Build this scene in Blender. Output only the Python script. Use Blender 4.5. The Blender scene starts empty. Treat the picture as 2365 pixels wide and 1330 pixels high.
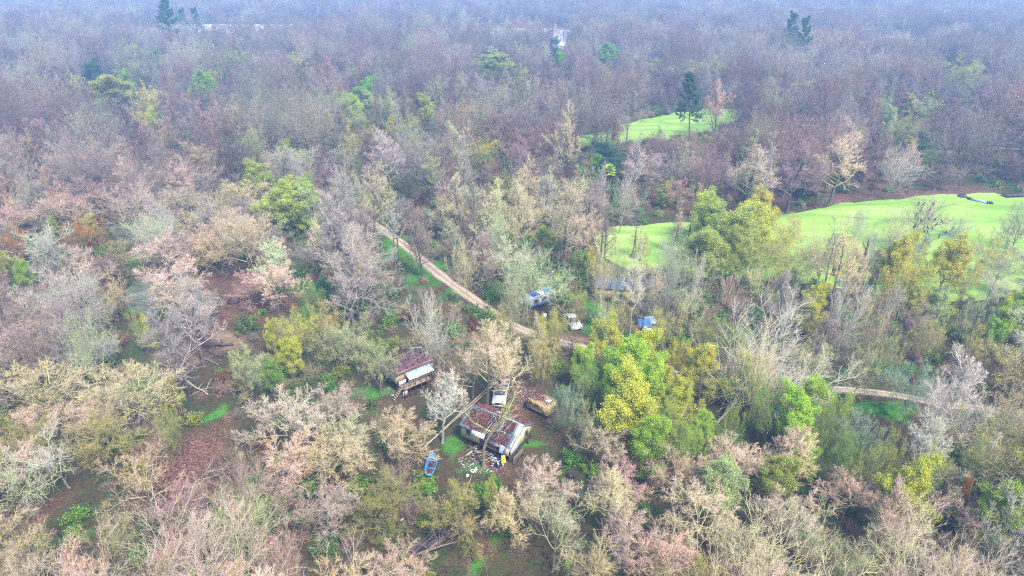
import bpy, bmesh, math, random
import numpy as np
from mathutils import Vector, Matrix, Euler

# ------------------------------------------------------------------ camera, sky, sun, exposure
C = bpy.context.scene.collection
SC = bpy.context.scene
CAM_H, PITCH, FPX = 56.0, math.radians(25.5), 1578.0
cam_data = bpy.data.cameras.new('camera')
cam_data.sensor_width = 36.0
cam_data.lens = FPX / 2365.0 * 36.0
cam_data.clip_start, cam_data.clip_end = 0.5, 9000.0
cam = bpy.data.objects.new('camera', cam_data)
C.objects.link(cam)
cam.location = (0, 0, CAM_H)
cam.rotation_euler = (math.radians(90) - PITCH, 0, 0)
SC.camera = cam

world = bpy.data.worlds.new('World')
SC.world = world
world.use_nodes = True
wn = world.node_tree
for n in list(wn.nodes):
    wn.nodes.remove(n)
sky = wn.nodes.new('ShaderNodeTexSky')
sky.sky_type = 'NISHITA'
sky.sun_disc = False
SUN_EL, SUN_AZ = math.radians(52), math.radians(150)
sky.sun_elevation = SUN_EL
sky.sun_rotation = SUN_AZ
sky.air_density, sky.dust_density, sky.ozone_density = 1.0, 1.0, 1.5
bg = wn.nodes.new('ShaderNodeBackground')
bg.inputs[1].default_value = 0.09
wo = wn.nodes.new('ShaderNodeOutputWorld')
wn.links.new(sky.outputs[0], bg.inputs[0])
wn.links.new(bg.outputs[0], wo.inputs[0])

sun_d = bpy.data.lights.new('sun', 'SUN')
sun_d.energy = 1.5
sun_d.angle = math.radians(10)
sun_d.color = (1.0, 0.95, 0.88)
sun = bpy.data.objects.new('sun', sun_d)
C.objects.link(sun)
sun.location = (0, 0, 200)
# Nishita rotation r puts the sun towards (sin r, cos r)
sdir = Vector((math.sin(SUN_AZ) * math.cos(SUN_EL), math.cos(SUN_AZ) * math.cos(SUN_EL), math.sin(SUN_EL)))
sun.rotation_euler = sdir.to_track_quat('Z', 'Y').to_euler()

SC.view_settings.view_transform = 'Standard'
SC.view_settings.look = 'None'
SC.view_settings.exposure = 2.55
SC.view_settings.gamma = 1.0
SC.view_settings.use_curve_mapping = False
SC.cycles.max_bounces = 5
SC.cycles.diffuse_bounces = 3
SC.cycles.glossy_bounces = 2
SC.cycles.transmission_bounces = 2
SC.cycles.transparent_max_bounces = 4
SC.cycles.volume_bounces = 0
SC.cycles.use_denoising = False
SC.cycles.denoiser = 'OPENIMAGEDENOISE'
SC.cycles.denoising_input_passes = 'RGB_ALBEDO_NORMAL'
SC.cycles.denoising_prefilter = 'ACCURATE'
SC.cycles.pixel_filter_type = 'BLACKMAN_HARRIS'
SC.cycles.filter_width = 1.1
HAZE_DENSITY = 0.00058
HAZE_COLOR = (0.34, 0.57, 0.98)

# ------------------------------------------------------------------ picture point -> place on the ground
CP, SP = math.cos(PITCH), math.sin(PITCH)
def ground_at(px, py, z=0.0):
    dx, dy = (px - 1182.5) / FPX, (665.0 - py) / FPX
    d = (dx, CP + dy * SP, -SP + dy * CP)
    t = (z - CAM_H) / d[2]
    return d[0] * t, d[1] * t
def picture_of(x, y, z):
    r = (x, y, z - CAM_H)
    f = r[1] * CP - r[2] * SP
    u = r[1] * SP + r[2] * CP
    f = np.where(np.abs(f) < 1e-3, 1e-3, f)
    return 1182.5 + r[0] / f * FPX, 665.0 - u / f * FPX, f

# ------------------------------------------------------------------ mesh helpers
def new_mesh(name, V, F, mats=(), fmat=None, attrs=None, smooth=False):
    """F: list of arrays (k,3) or (k,4)."""
    me = bpy.data.meshes.new(name)
    V = np.asarray(V, dtype=np.float32)
    F = [np.asarray(f, dtype=np.int32) for f in F if len(f)]
    me.vertices.add(len(V))
    me.vertices.foreach_set('co', V.ravel())
    tot = np.concatenate([np.full(len(f), f.shape[1], dtype=np.int32) for f in F])
    idx = np.concatenate([f.ravel() for f in F])
    start = np.concatenate([[0], np.cumsum(tot)[:-1]]).astype(np.int32)
    me.loops.add(len(idx))
    me.loops.foreach_set('vertex_index', idx)
    me.polygons.add(len(tot))
    me.polygons.foreach_set('loop_start', start)
    me.polygons.foreach_set('loop_total', tot)
    for m in mats:
        me.materials.append(m)
    if fmat is not None:
        me.polygons.foreach_set('material_index', np.asarray(fmat, dtype=np.int32))
    if smooth:
        me.polygons.foreach_set('use_smooth', np.ones(len(tot), dtype=bool))
    for k, v in (attrs or {}).items():
        v = np.asarray(v, dtype=np.float32)
        if v.ndim == 1:
            me.attributes.new(k, 'FLOAT', 'POINT').data.foreach_set('value', v)
        else:
            me.attributes.new(k, 'FLOAT_VECTOR', 'POINT').data.foreach_set('vector', v.ravel())
    me.update()
    me.validate()
    return me

def link(name, me, parent=None, loc=None, rot=None):
    o = bpy.data.objects.new(name, me)
    C.objects.link(o)
    if parent is not None:
        o.parent = parent
    if loc is not None:
        o.location = loc
    if rot is not None:
        o.rotation_euler = rot
    return o

def tag(o, label=None, cat=None, group=None, kind=None):
    if label: o['label'] = label
    if cat: o['category'] = cat
    if group: o['group'] = group
    if kind: o['kind'] = kind
    return o

def thing(name, label, cat, loc=(0, 0, 0), rz=0.0, group=None):
    o = bpy.data.objects.new(name, None)
    C.objects.link(o)
    o.empty_display_size = 0.5
    o.location = loc
    o.rotation_euler = (0, 0, rz)
    return tag(o, label, cat, group)

class MB:
    """collects boxes, bars, tubes and sheets into one mesh"""
    def __init__(self):
        self.V, self.F3, self.F4, self.n = [], [], [], 0
    def add(self, V, F3=(), F4=()):
        self.V.append(np.asarray(V, float))
        if len(F3): self.F3.append(np.asarray(F3, int) + self.n)
        if len(F4): self.F4.append(np.asarray(F4, int) + self.n)
        self.n += len(V)
        return self
    def box(self, c, s, rot=(0, 0, 0)):
        v = np.array([[x, y, z] for x in (-.5, .5) for y in (-.5, .5) for z in (-.5, .5)]) * np.array(s)
        if any(rot):
            v = v @ np.array(Euler(rot).to_matrix()).T
        f = [(0, 1, 3, 2), (4, 6, 7, 5), (0, 4, 5, 1), (2, 3, 7, 6), (0, 2, 6, 4), (1, 5, 7, 3)]
        return self.add(v + np.array(c), (), f)
    def bar(self, a, b, w, h=None):
        a, b = Vector(a), Vector(b)
        d = b - a
        q = d.to_track_quat('X', 'Z').to_matrix()
        v = np.array([[x, y, z] for x in (-.5, .5) for y in (-.5, .5) for z in (-.5, .5)]) * np.array((d.length, w, h or w))
        v = v @ np.array(q).T + np.array((a + b) / 2)
        f = [(0, 1, 3, 2), (4, 6, 7, 5), (0, 4, 5, 1), (2, 3, 7, 6), (0, 2, 6, 4), (1, 5, 7, 3)]
        return self.add(v, (), f)
    def tube(self, pts, radii, n=6, cap=True):
        P = np.array(pts, float)
        R = np.array(radii if hasattr(radii, '__len__') else [radii] * len(P), float)
        V, F = [], []
        for i in range(len(P)):
            t = P[min(i + 1, len(P) - 1)] - P[max(i - 1, 0)]
            t = t / (np.linalg.norm(t) + 1e-9)
            up = np.array([0, 0, 1.0]) if abs(t[2]) < 0.9 else np.array([1.0, 0, 0])
            u = np.cross(t, up); u /= np.linalg.norm(u)
            w = np.cross(t, u)
            for k in range(n):
                a = 2 * math.pi * k / n
                V.append(P[i] + R[i] * (math.cos(a) * u + math.sin(a) * w))
        for i in range(len(P) - 1):
            for k in range(n):
                F.append((i * n + k, i * n + (k + 1) % n, (i + 1) * n + (k + 1) % n, (i + 1) * n + k))
        f3 = []
        if cap:
            V.append(P[0]); V.append(P[-1])
            b = len(P) * n
            for k in range(n):
                f3.append((b, (k + 1) % n, k))
                f3.append((b + 1, (len(P) - 1) * n + k, (len(P) - 1) * n + (k + 1) % n))
        return self.add(V, f3, F)
    def sheet(self, a, b, c, d, t=0.02, nu=1, nv=1, wob=0.0, rng=None):
        """a slab with corners a b c d (counter-clockwise seen from its front), thickness t behind"""
        a, b, c, d = [np.array(p, float) for p in (a, b, c, d)]
        n = np.cross(b - a, d - a); n /= np.linalg.norm(n)
        V, F = [], []
        for j in range(nv + 1):
            for i in range(nu + 1):
                u, v = i / nu, j / nv
                p = (a * (1 - u) + b * u) * (1 - v) + (d * (1 - u) + c * u) * v
                if wob and rng is not None:
                    p = p + n * rng.uniform(-wob, wob)
                V.append(p)
        m = len(V)
        V += [p - n * t for p in V[:m]]
        w = nu + 1
        for j in range(nv):
            for i in range(nu):
                q = (j * w + i, j * w + i + 1, (j + 1) * w + i + 1, (j + 1) * w + i)
                F.append(q); F.append(tuple(m + k for k in reversed(q)))
        ring = [i for i in range(nu)] + [j * w + nu for j in range(nv)] + [nv * w + i for i in range(nu, 0, -1)] + [j * w for j in range(nv, 0, -1)]
        for k in range(len(ring)):
            p, q = ring[k], ring[(k + 1) % len(ring)]
            F.append((q, p, m + p, m + q))
        return self.add(V, (), F)
    def prism(self, poly, a, b):
        """extrude a list of 2-D points by a function: a(p)->3D front, b(p)->3D back"""
        n = len(poly)
        V = [a(p) for p in poly] + [b(p) for p in poly]
        F = [(i, (i + 1) % n, n + (i + 1) % n, n + i) for i in range(n)]
        V += [tuple(np.mean([a(p) for p in poly], 0)), tuple(np.mean([b(p) for p in poly], 0))]
        T = [(2 * n, (i + 1) % n, i) for i in range(n)] + [(2 * n + 1, n + i, n + (i + 1) % n) for i in range(n)]
        return self.add(V, T, F)
    def mesh(self, name, mat, smooth=False):
        return new_mesh(name, np.concatenate(self.V), [np.concatenate(x) for x in (self.F3, self.F4) if x], [mat], smooth=smooth)
    def build(self, name, mat, parent=None, smooth=False, loc=None, rot=None):
        return link(name, self.mesh(name, mat, smooth), parent, loc, rot)

# ------------------------------------------------------------------ materials
class NT:
    def __init__(self, name):
        self.m = bpy.data.materials.new(name)
        self.m.use_nodes = True
        self.t = self.m.node_tree
        self.p = self.t.nodes['Principled BSDF']
        self.out = self.t.nodes['Material Output']
    def n(self, typ, **kw):
        x = self.t.nodes.new('ShaderNode' + typ)
        for k, v in kw.items():
            setattr(x, k, v)
        return x
    def set(self, sock, v):
        if hasattr(v, 'is_linked') or isinstance(v, bpy.types.NodeSocket):
            self.t.links.new(v, sock)
        else:
            sock.default_value = v
    def noise(self, scale, detail=3, rough=0.55, vec=None, dist=0.0):
        x = self.n('TexNoise')
        x.inputs['Scale'].default_value = scale
        x.inputs['Detail'].default_value = detail
        x.inputs['Roughness'].default_value = rough
        x.inputs['Distortion'].default_value = dist
        if vec is not None: self.t.links.new(vec, x.inputs['Vector'])
        return x.outputs['Fac']
    def coord(self, which='Object'):
        return self.n('TexCoord').outputs[which]
    def pos(self):
        return self.n('NewGeometry').outputs['Position']
    def ramp(self, fac, stops):
        x = self.n('ValToRGB')
        e = x.color_ramp.elements
        while len(e) > 1: e.remove(e[-1])
        e[0].position, e[0].color = stops[0][0], tuple(stops[0][1]) + (1,)
        for p, c in stops[1:]:
            k = e.new(p); k.color = tuple(c) + (1,)
        self.t.links.new(fac, x.inputs[0])
        return x.outputs[0]
    def mix(self, fac, a, b, mode='MIX'):
        x = self.n('Mix', data_type='RGBA', blend_type=mode)
        self.set(x.inputs[0], fac)
        self.set(x.inputs[6], a if not isinstance(a, tuple) or len(a) == 4 else a + (1,))
        self.set(x.inputs[7], b if not isinstance(b, tuple) or len(b) == 4 else b + (1,))
        return x.outputs[2]
    def math(self, op, a, b=0.0, c=None, clamp=False):
        x = self.n('Math', operation=op, use_clamp=clamp)
        self.set(x.inputs[0], a); self.set(x.inputs[1], b)
        if c is not None: self.set(x.inputs[2], c)
        return x.outputs[0]
    def mapr(self, v, a, b, c=0.0, d=1.0):
        x = self.n('MapRange')
        self.set(x.inputs[0], v)
        for i, q in enumerate((a, b, c, d)): x.inputs[i + 1].default_value = q
        return x.outputs[0]
    def attr(self, name, typ='GEOMETRY', out='Color'):
        return self.n('Attribute', attribute_name=name, attribute_type=typ).outputs[out]
    def hsv(self, col, h=0.5, s=1.0, v=1.0):
        x = self.n('HueSaturation')
        self.set(x.inputs['Hue'], h); self.set(x.inputs['Saturation'], s); self.set(x.inputs['Value'], v)
        self.set(x.inputs['Color'], col)
        return x.outputs[0]
    def bump(self, h, strength=0.5, dist=0.1):
        x = self.n('Bump')
        x.inputs['Strength'].default_value = strength
        x.inputs['Distance'].default_value = dist
        self.t.links.new(h, x.inputs['Height'])
        self.t.links.new(x.outputs[0], self.p.inputs['Normal'])
    def finish(self, col, rough=0.9, spec=0.2, metal=0.0):
        self.set(self.p.inputs['Base Color'], col if not isinstance(col, tuple) or len(col) == 4 else col + (1,))
        self.set(self.p.inputs['Roughness'], rough)
        self.p.inputs['Specular IOR Level'].default_value = spec
        self.p.inputs['Metallic'].default_value = metal
        return self.m

def plain(name, col, rough=0.8, spec=0.25, metal=0.0, var=0.35, scale=3.0, dirt=(0.12, 0.09, 0.06), dirt_amt=0.35):
    """weathered paint, wood or metal: colour, blotchy variation, dirt with its own shape"""
    t = NT(name)
    c = t.coord('Object')
    n1 = t.noise(scale, 5, 0.65, c)
    n2 = t.noise(scale * 0.35, 4, 0.7, c, 0.6)
    n3 = t.noise(scale * 9, 2, 0.6, c)
    col = t.mix(t.mapr(n1, 0.3, 0.7), tuple(x * (1 - var) for x in col), tuple(min(1, x * (1 + var * 0.5)) for x in col))
    col = t.mix(t.math('MULTIPLY', t.mapr(n2, 0.5, 0.72), dirt_amt * 1.6, clamp=True), col, dirt)
    col = t.mix(t.math('MULTIPLY', t.mapr(n3, 0.45, 0.7), 0.35), col, tuple(x * 0.7 for x in dirt))
    t.bump(n3, 0.25, 0.03)
    return t.finish(col, rough, spec, metal)

def mat_bark():
    t = NT('bark')
    c = t.coord('Object')
    tint = t.attr('bark_tint', 'INSTANCER')
    n = t.noise(2.2, 4, 0.65, c)
    n2 = t.noise(11, 3, 0.6, c)
    lich = t.noise(0.9, 3, 0.6, c)
    col = t.mix(t.mapr(n, 0.3, 0.7), t.hsv(tint, 0.5, 1.0, 0.65), t.hsv(tint, 0.5, 0.9, 1.45))
    col = t.mix(t.math('MULTIPLY', t.mapr(lich, 0.52, 0.66), 0.5), col, (0.24, 0.26, 0.16))
    col = t.mix(t.mapr(n2, 0.35, 0.7, 0, 0.55), col, (0.05, 0.042, 0.035))
    t.bump(n2, 0.5, 0.05)
    return t.finish(col, 0.95, 0.1)

def mat_twig():
    t = NT('twig_bark')
    tip = t.attr('tipness', 'GEOMETRY', 'Fac')
    rnd = t.attr('shade', 'GEOMETRY', 'Fac')
    tint = t.attr('tint', 'INSTANCER')
    inner = t.attr('inner', 'INSTANCER')
    col = t.mix(t.mapr(tip, 0.15, 0.85), inner, tint)
    big = t.noise(0.35, 2, 0.5, t.coord('Object'))
    col = t.hsv(col, t.mapr(big, 0.3, 0.7, 0.485, 0.515), t.mapr(big, 0.3, 0.7, 1.0, 1.35), t.mapr(rnd, 0, 1, 0.6, 1.35))
    return t.finish(col, 0.9, 0.12)

def mat_leaf():
    t = NT('leaf')
    tint = t.attr('tint', 'INSTANCER')
    inner = t.attr('inner', 'INSTANCER')
    rnd = t.attr('shade', 'GEOMETRY', 'Fac')
    big = t.noise(0.55, 3, 0.6, t.coord('Object'))
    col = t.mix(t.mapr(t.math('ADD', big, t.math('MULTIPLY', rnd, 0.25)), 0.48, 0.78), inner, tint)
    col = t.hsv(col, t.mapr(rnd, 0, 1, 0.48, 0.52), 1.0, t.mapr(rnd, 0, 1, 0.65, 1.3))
    t.finish(col, 0.6, 0.3)
    tr = t.n('BsdfTranslucent')
    t.t.links.new(col, tr.inputs[0])
    mx = t.n('MixShader')
    mx.inputs[0].default_value = 0.35
    t.t.links.new(t.p.outputs[0], mx.inputs[1])
    t.t.links.new(tr.outputs[0], mx.inputs[2])
    t.t.links.new(mx.outputs[0], t.out.inputs['Surface'])
    return t.m

BARK, TWIG, LEAF = mat_bark(), mat_twig(), mat_leaf()
# ------------------------------------------------------------------ growing trees
def unit(v):
    return v / (np.linalg.norm(v, axis=-1, keepdims=True) + 1e-9)

def frame(T):
    ref = np.where(np.abs(T[..., 2:3]) < 0.9, np.array([0., 0., 1.]), np.array([1., 0., 0.]))
    u = unit(np.cross(T, ref))
    return u, np.cross(T, u)

def paths(rng, start, d, length, S, gnarl, trop):
    N = len(start)
    P = np.zeros((N, S + 1, 3)); P[:, 0] = start
    d = unit(d)
    for i in range(S):
        d = unit(d + rng.normal(0, gnarl, (N, 3)) + np.array([0, 0, trop]))
        P[:, i + 1] = P[:, i] + d * (length / S)[:, None]
    return P

def offspring(rng, P, R, L, k, t0, t1, a0, a1, l0, l1, fall=0.5, rr=0.6):
    """k children per parent path: start, direction, length, radius"""
    N, S = P.shape[0], P.shape[1] - 1
    t = t0 + (t1 - t0) * (np.arange(k)[None] + rng.uniform(0.1, 0.9, (N, k))) / k
    x = t * S
    i = np.clip(x.astype(int), 0, S - 1); f = (x - i)[..., None]
    n = np.arange(N)[:, None]
    pos = P[n, i] * (1 - f) + P[n, i + 1] * f
    T = unit(P[n, i + 1] - P[n, i])
    rad = R[n, i] * (1 - f[..., 0]) + R[n, i + 1] * f[..., 0]
    u, w = frame(T)
    az = (np.arange(k)[None] * 2.4 + rng.uniform(0, 6.28, (N, 1)) + rng.normal(0, 0.4, (N, k)))[..., None]
    s = (t - t0) / max(t1 - t0, 1e-6)
    a = (a0 + (a1 - a0) * s + rng.normal(0, 0.12, (N, k)))[..., None]
    d = np.cos(a) * T + np.sin(a) * (np.cos(az) * u + np.sin(az) * w)
    ln = L[:, None] * rng.uniform(l0, l1, (N, k)) * (1 - fall * s)
    return pos.reshape(-1, 3), d.reshape(-1, 3), ln.ravel(), (rad * rr).ravel()

def radii(r0, r1, S):
    s = np.linspace(0, 1, S + 1)[None]
    return r0[:, None] * (1 - s) + r1[:, None] * s

class Geo:
    def __init__(self):
        self.V, self.Q, self.T, self.tip, self.sh, self.n = [], [], [], [], [], 0
    def sweep(self, rng, P, R, n, tip0=0.0, tip1=0.0):
        N, S = P.shape[0], P.shape[1] - 1
        T = np.empty_like(P)
        T[:, 1:-1] = P[:, 2:] - P[:, :-2]; T[:, 0] = P[:, 1] - P[:, 0]; T[:, -1] = P[:, -1] - P[:, -2]
        u, w = frame(unit(T))
        a = np.arange(n) * 2 * np.pi / n
        V = P[:, :, None] + R[:, :, None, None] * (np.cos(a)[None, None, :, None] * u[:, :, None] + np.sin(a)[None, None, :, None] * w[:, :, None])
        base = self.n + np.arange(N)[:, None, None] * ((S + 1) * n)
        i = np.arange(S)[None, :, None] * n; k = np.arange(n)[None, None]; k2 = (k + 1) % n
        q = np.stack([base + i + k, base + i + k2, base + i + n + k2, base + i + n + k], -1).reshape(-1, 4)
        self.V.append(V.reshape(-1, 3)); self.Q.append(q); self.n += N * (S + 1) * n
        tp = np.linspace(tip0, tip1, S + 1)[None, :, None] * np.ones((N, 1, n))
        self.tip.append(tp.ravel())
        self.sh.append(np.repeat(rng.uniform(0, 1, N), (S + 1) * n))
    def spikes(self, rng, A, B, r, tip0, tip1):
        N = len(A)
        u, w = frame(unit(B - A))
        a = np.arange(3) * 2 * np.pi / 3
        ring = A[:, None] + r[:, None, None] * (np.cos(a)[None, :, None] * u[:, None] + np.sin(a)[None, :, None] * w[:, None])
        V = np.concatenate([ring, B[:, None]], 1)
        b = self.n + np.arange(N)[:, None] * 4
        t = np.stack([np.concatenate([b + k, b + (k + 1) % 3, b + 3], 1) for k in range(3)], 1).reshape(-1, 3)
        self.V.append(V.reshape(-1, 3)); self.T.append(t); self.n += 4 * N
        self.tip.append(np.tile([tip0] * 3 + [tip1], N)); self.sh.append(np.repeat(rng.uniform(0, 1, N), 4))
    def leaves(self, rng, pos, size, flat=0.5):
        """one small folded leaf (two triangles with a crease) per point"""
        N = len(pos)
        nrm = unit(rng.normal(0, 1, (N, 3)) + np.array([0, 0, flat]))
        u, w = frame(nrm)
        az = rng.uniform(0, 6.28, N)[:, None]
        u, w = np.cos(az) * u + np.sin(az) * w, -np.sin(az) * u + np.cos(az) * w
        s = (size * rng.uniform(0.6, 1.3, N))[:, None]
        V = np.stack([pos - u * s, pos + w * s * 0.45 + nrm * s * 0.2, pos + u * s, pos - w * s * 0.45 + nrm * s * 0.2], 1)
        b = self.n + np.arange(N)[:, None] * 4
        t = np.concatenate([np.concatenate([b, b + 2, b + 1], 1), np.concatenate([b, b + 3, b + 2], 1)])
        self.V.append(V.reshape(-1, 3)); self.T.append(t); self.n += 4 * N
        self.tip.append(np.ones(4 * N)); self.sh.append(np.repeat(rng.uniform(0, 1, N), 4))
    def mesh(self, name, mat):
        F = []
        if self.T: F.append(np.concatenate(self.T))
        if self.Q: F.append(np.concatenate(self.Q))
        return new_mesh(name, np.concatenate(self.V), F, [mat], attrs={'tipness': np.concatenate(self.tip), 'shade': np.concatenate(self.sh)})
    def arrays(self):
        return np.concatenate(self.V), (np.concatenate(self.T) if self.T else np.zeros((0, 3), int)), (np.concatenate(self.Q) if self.Q else np.zeros((0, 4), int)), np.concatenate(self.tip), np.concatenate(self.sh)

FORMS = {
    # trunk height share, limbs, from t, limb angles (low, high), limb length share, pull upwards, gnarl, per-level children
    'spread': dict(H=10.5, th=.70, nl=12, t0=.42, ang=(1.40, .85), ll=(.52, .66), fall=.3, trop=.03, gn=.17, k=(8, 8, 10), r=.020),
    'vase':   dict(H=13.0, th=.42, nl=9, t0=.62, ang=(.75, .25), ll=(1.15, 1.5), fall=.15, trop=.02, gn=.09, k=(9, 8, 10), r=.018),
    'oval':   dict(H=15.0, th=.80, nl=14, t0=.30, ang=(1.15, .40), ll=(.36, .50), fall=.45, trop=.09, gn=.17, k=(7, 7, 11), r=.018),
    'tall':   dict(H=17.0, th=.86, nl=13, t0=.45, ang=(.95, .35), ll=(.24, .34), fall=.4, trop=.10, gn=.17, k=(6, 6, 8), r=.014),
    'gnarled': dict(H=13.0, th=.55, nl=8, t0=.45, ang=(1.2, .5), ll=(.70, .95), fall=.2, trop=.03, gn=.26, k=(8, 7, 11), r=.022),
}

def grow_tree(seed, form, lod=1.0, leafy=0, leaf_size=.16, hang=0.0, stout=1.0):
    sp = FORMS[form]
    rng = np.random.default_rng(seed)
    H = sp['H']
    trunk, crown = Geo(), Geo()
    leafg = Geo() if leafy else None
    tl = np.array([H * sp['th']])
    P0 = paths(rng, np.array([[0, 0, -0.3]]), np.array([[rng.normal(0, .07), rng.normal(0, .07), 1.]]), tl, 9, .06, .05)
    r0 = H * sp['r']
    R0 = radii(np.array([r0]), np.array([r0 * .42]), 9)
    R0[:, 0] *= 1.45
    trunk.sweep(rng, P0, R0, 7)
    s, d, L, r = offspring(rng, P0, R0, tl, sp['nl'], sp['t0'], 1.0, sp['ang'][0], sp['ang'][1], sp['ll'][0] / sp['th'] * 1.0, sp['ll'][1] / sp['th'] * 1.0, sp['fall'], .52)
    # the trunk's own end goes on as a limb
    s = np.concatenate([s, P0[:, -1]]); d = np.concatenate([d, unit(P0[:, -1] - P0[:, -2])]); L = np.concatenate([L, tl * .4]); r = np.concatenate([r, R0[:, -1] * .8])
    P1 = paths(rng, s, d, L, 7, sp['gn'], sp['trop'])
    R1 = radii(r, r * .28, 7)
    crown.sweep(rng, P1, R1, 5, 0.0, 0.12)
    k1, k2, k3 = [max(2, int(round(k * (lod ** .5 if i else 1)))) for i, k in enumerate(sp['k'])]
    s, d, L2, r = offspring(rng, P1, R1, L, k1, .18, 1.0, 1.05, .45, .42, .62, .55, .65)
    P2 = paths(rng, s, d, L2, 5, sp['gn'], sp['trop'])
    R2 = radii(np.maximum(r, .032), np.maximum(r * .4, .015), 5)
    crown.sweep(rng, P2, R2, 4 if lod > .6 else 3, 0.0, .3)
    s, d, L3, r = offspring(rng, P2, R2, L2, k2, .15, 1.0, 1.0, .5, .45, .75, .5, .7)
    P3 = paths(rng, s, d, L3, 3, sp['gn'] * 1.2, sp['trop'] - hang)
    R3 = radii(np.maximum(r, .021), np.full(len(r), .011), 3)
    crown.sweep(rng, P3, R3, 3, .25, .6)
    s, d, L4, r = offspring(rng, P3, R3, L3, k3, .1, 1.0, .95, .45, .45, .9, .4, .8)
    L4 = np.clip(L4, .25, 1.1)
    d = unit(d + np.array([0, 0, .28 - hang * 2]))
    fat = lod ** -.5 * stout
    crown.spikes(rng, s, s + d * L4[:, None], np.full(len(s), .0125 * fat), .6, 1.0)
    if leafy:
        tt = rng.uniform(.2, 1.05, (len(s), 1))
        base = s + d * L4[:, None] * tt
        keep = rng.permutation(len(base))[:max(1, int(len(base) * .9))]
        base = base[keep]
        rep = max(1, leafy // len(base))
        pts = np.repeat(base, rep, 0)
        pts = pts + rng.normal(0, .20, pts.shape)
        leafg.leaves(rng, pts, leaf_size)
    allp = np.concatenate([P2.reshape(-1, 3), P3.reshape(-1, 3)])
    W = 2 * np.percentile(np.hypot(allp[:, 0] - P0[0, -1, 0] * .5, allp[:, 1] - P0[0, -1, 1] * .5), 93)
    top = np.percentile(allp[:, 2], 99)
    zc = np.percentile(allp[:, 2], 58)
    return dict(trunk=trunk, crown=crown, leaf=leafg, W=W, H=top, zc=zc, limbs=P1)

def grow_pine(seed, H=19.0):
    rng = np.random.default_rng(seed)
    trunk, crown, leafg = Geo(), Geo(), Geo()
    tl = np.array([H])
    P0 = paths(rng, np.array([[0, 0, -.3]]), np.array([[.02, .01, 1.]]), tl, 9, .025, .03)
    R0 = radii(np.array([.30]), np.array([.06]), 9)
    trunk.sweep(rng, P0, R0, 7)
    s, d, L, r = offspring(rng, P0, R0, tl, 26, .42, 1.0, 1.4, .6, .19, .27, .55, .45)
    P1 = paths(rng, s, d, L, 5, .13, .06)
    R1 = radii(r, r * .3, 5)
    trunk.sweep(rng, P1, R1, 4)
    s, d, L2, r = offspring(rng, P1, R1, L, 7, .3, 1.0, 1.0, .5, .3, .45, .4, .6)
    P2 = paths(rng, s, d, L2, 3, .15, .08)
    R2 = radii(np.maximum(r, .015), np.full(len(r), .01), 3)
    crown.sweep(rng, P2, R2, 3, 0, .4)
    c = P2[:, 1:].reshape(-1, 3)
    pts = np.repeat(c, 24, 0)
    off = unit(rng.normal(0, 1, pts.shape)) * rng.uniform(.1, .55, (len(pts), 1))
    off[:, 2] *= .7
    leafg.leaves(rng, pts + off, .17)
    allp = P1.reshape(-1, 3)
    return dict(trunk=trunk, crown=crown, leaf=leafg, W=2 * np.percentile(np.hypot(allp[:, 0], allp[:, 1]), 93) + 1, H=H, zc=H * .72, limbs=P1)

def grow_palm(seed, H=8.0):
    rng = np.random.default_rng(seed)
    trunk, crown, leafg = Geo(), Geo(), Geo()
    P0 = paths(rng, np.array([[0, 0, -.2]]), np.array([[.03, .02, 1.]]), np.array([H]), 8, .02, .02)
    trunk.sweep(rng, P0, radii(np.array([.26]), np.array([.2]), 8), 8)
    n = 34
    az = np.arange(n) * 2.4
    el = np.linspace(1.3, -.5, n)
    d = np.stack([np.cos(az) * np.cos(el), np.sin(az) * np.cos(el), np.sin(el)], 1)
    s = np.repeat(P0[:, -1], n, 0)
    P1 = paths(rng, s, d, np.full(n, 1.0), 3, .03, -.05)
    crown.sweep(rng, P1, radii(np.full(n, .03), np.full(n, .02), 3), 3, .2, .4)
    tip, T = P1[:, -1], unit(P1[:, -1] - P1[:, -2])
    u, w = frame(T)
    for k in range(13):                                   # the fan's folded fingers
        a = -1.25 + 2.5 * k / 12
        dd = unit(np.cos(a) * T + np.sin(a) * u)
        e = tip + dd * (1.0 - .25 * abs(a)) + np.array([0, 0, -.18 * abs(a)])
        m = (tip + e) / 2
        side = unit(np.cross(dd, w)) * .07
        V = np.stack([tip, m + side, e, m - side + w * .03], 1)
        b = leafg.n + np.arange(n)[:, None] * 4
        leafg.T.append(np.concatenate([np.concatenate([b, b + 2, b + 1], 1), np.concatenate([b, b + 3, b + 2], 1)]))
        leafg.V.append(V.reshape(-1, 3)); leafg.n += 4 * n
        leafg.tip.append(np.ones(4 * n)); leafg.sh.append(np.repeat(rng.uniform(0, 1, n), 4))
    return dict(trunk=trunk, crown=crown, leaf=leafg, W=3.4, H=H + 1, zc=H, limbs=P1)

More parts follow.
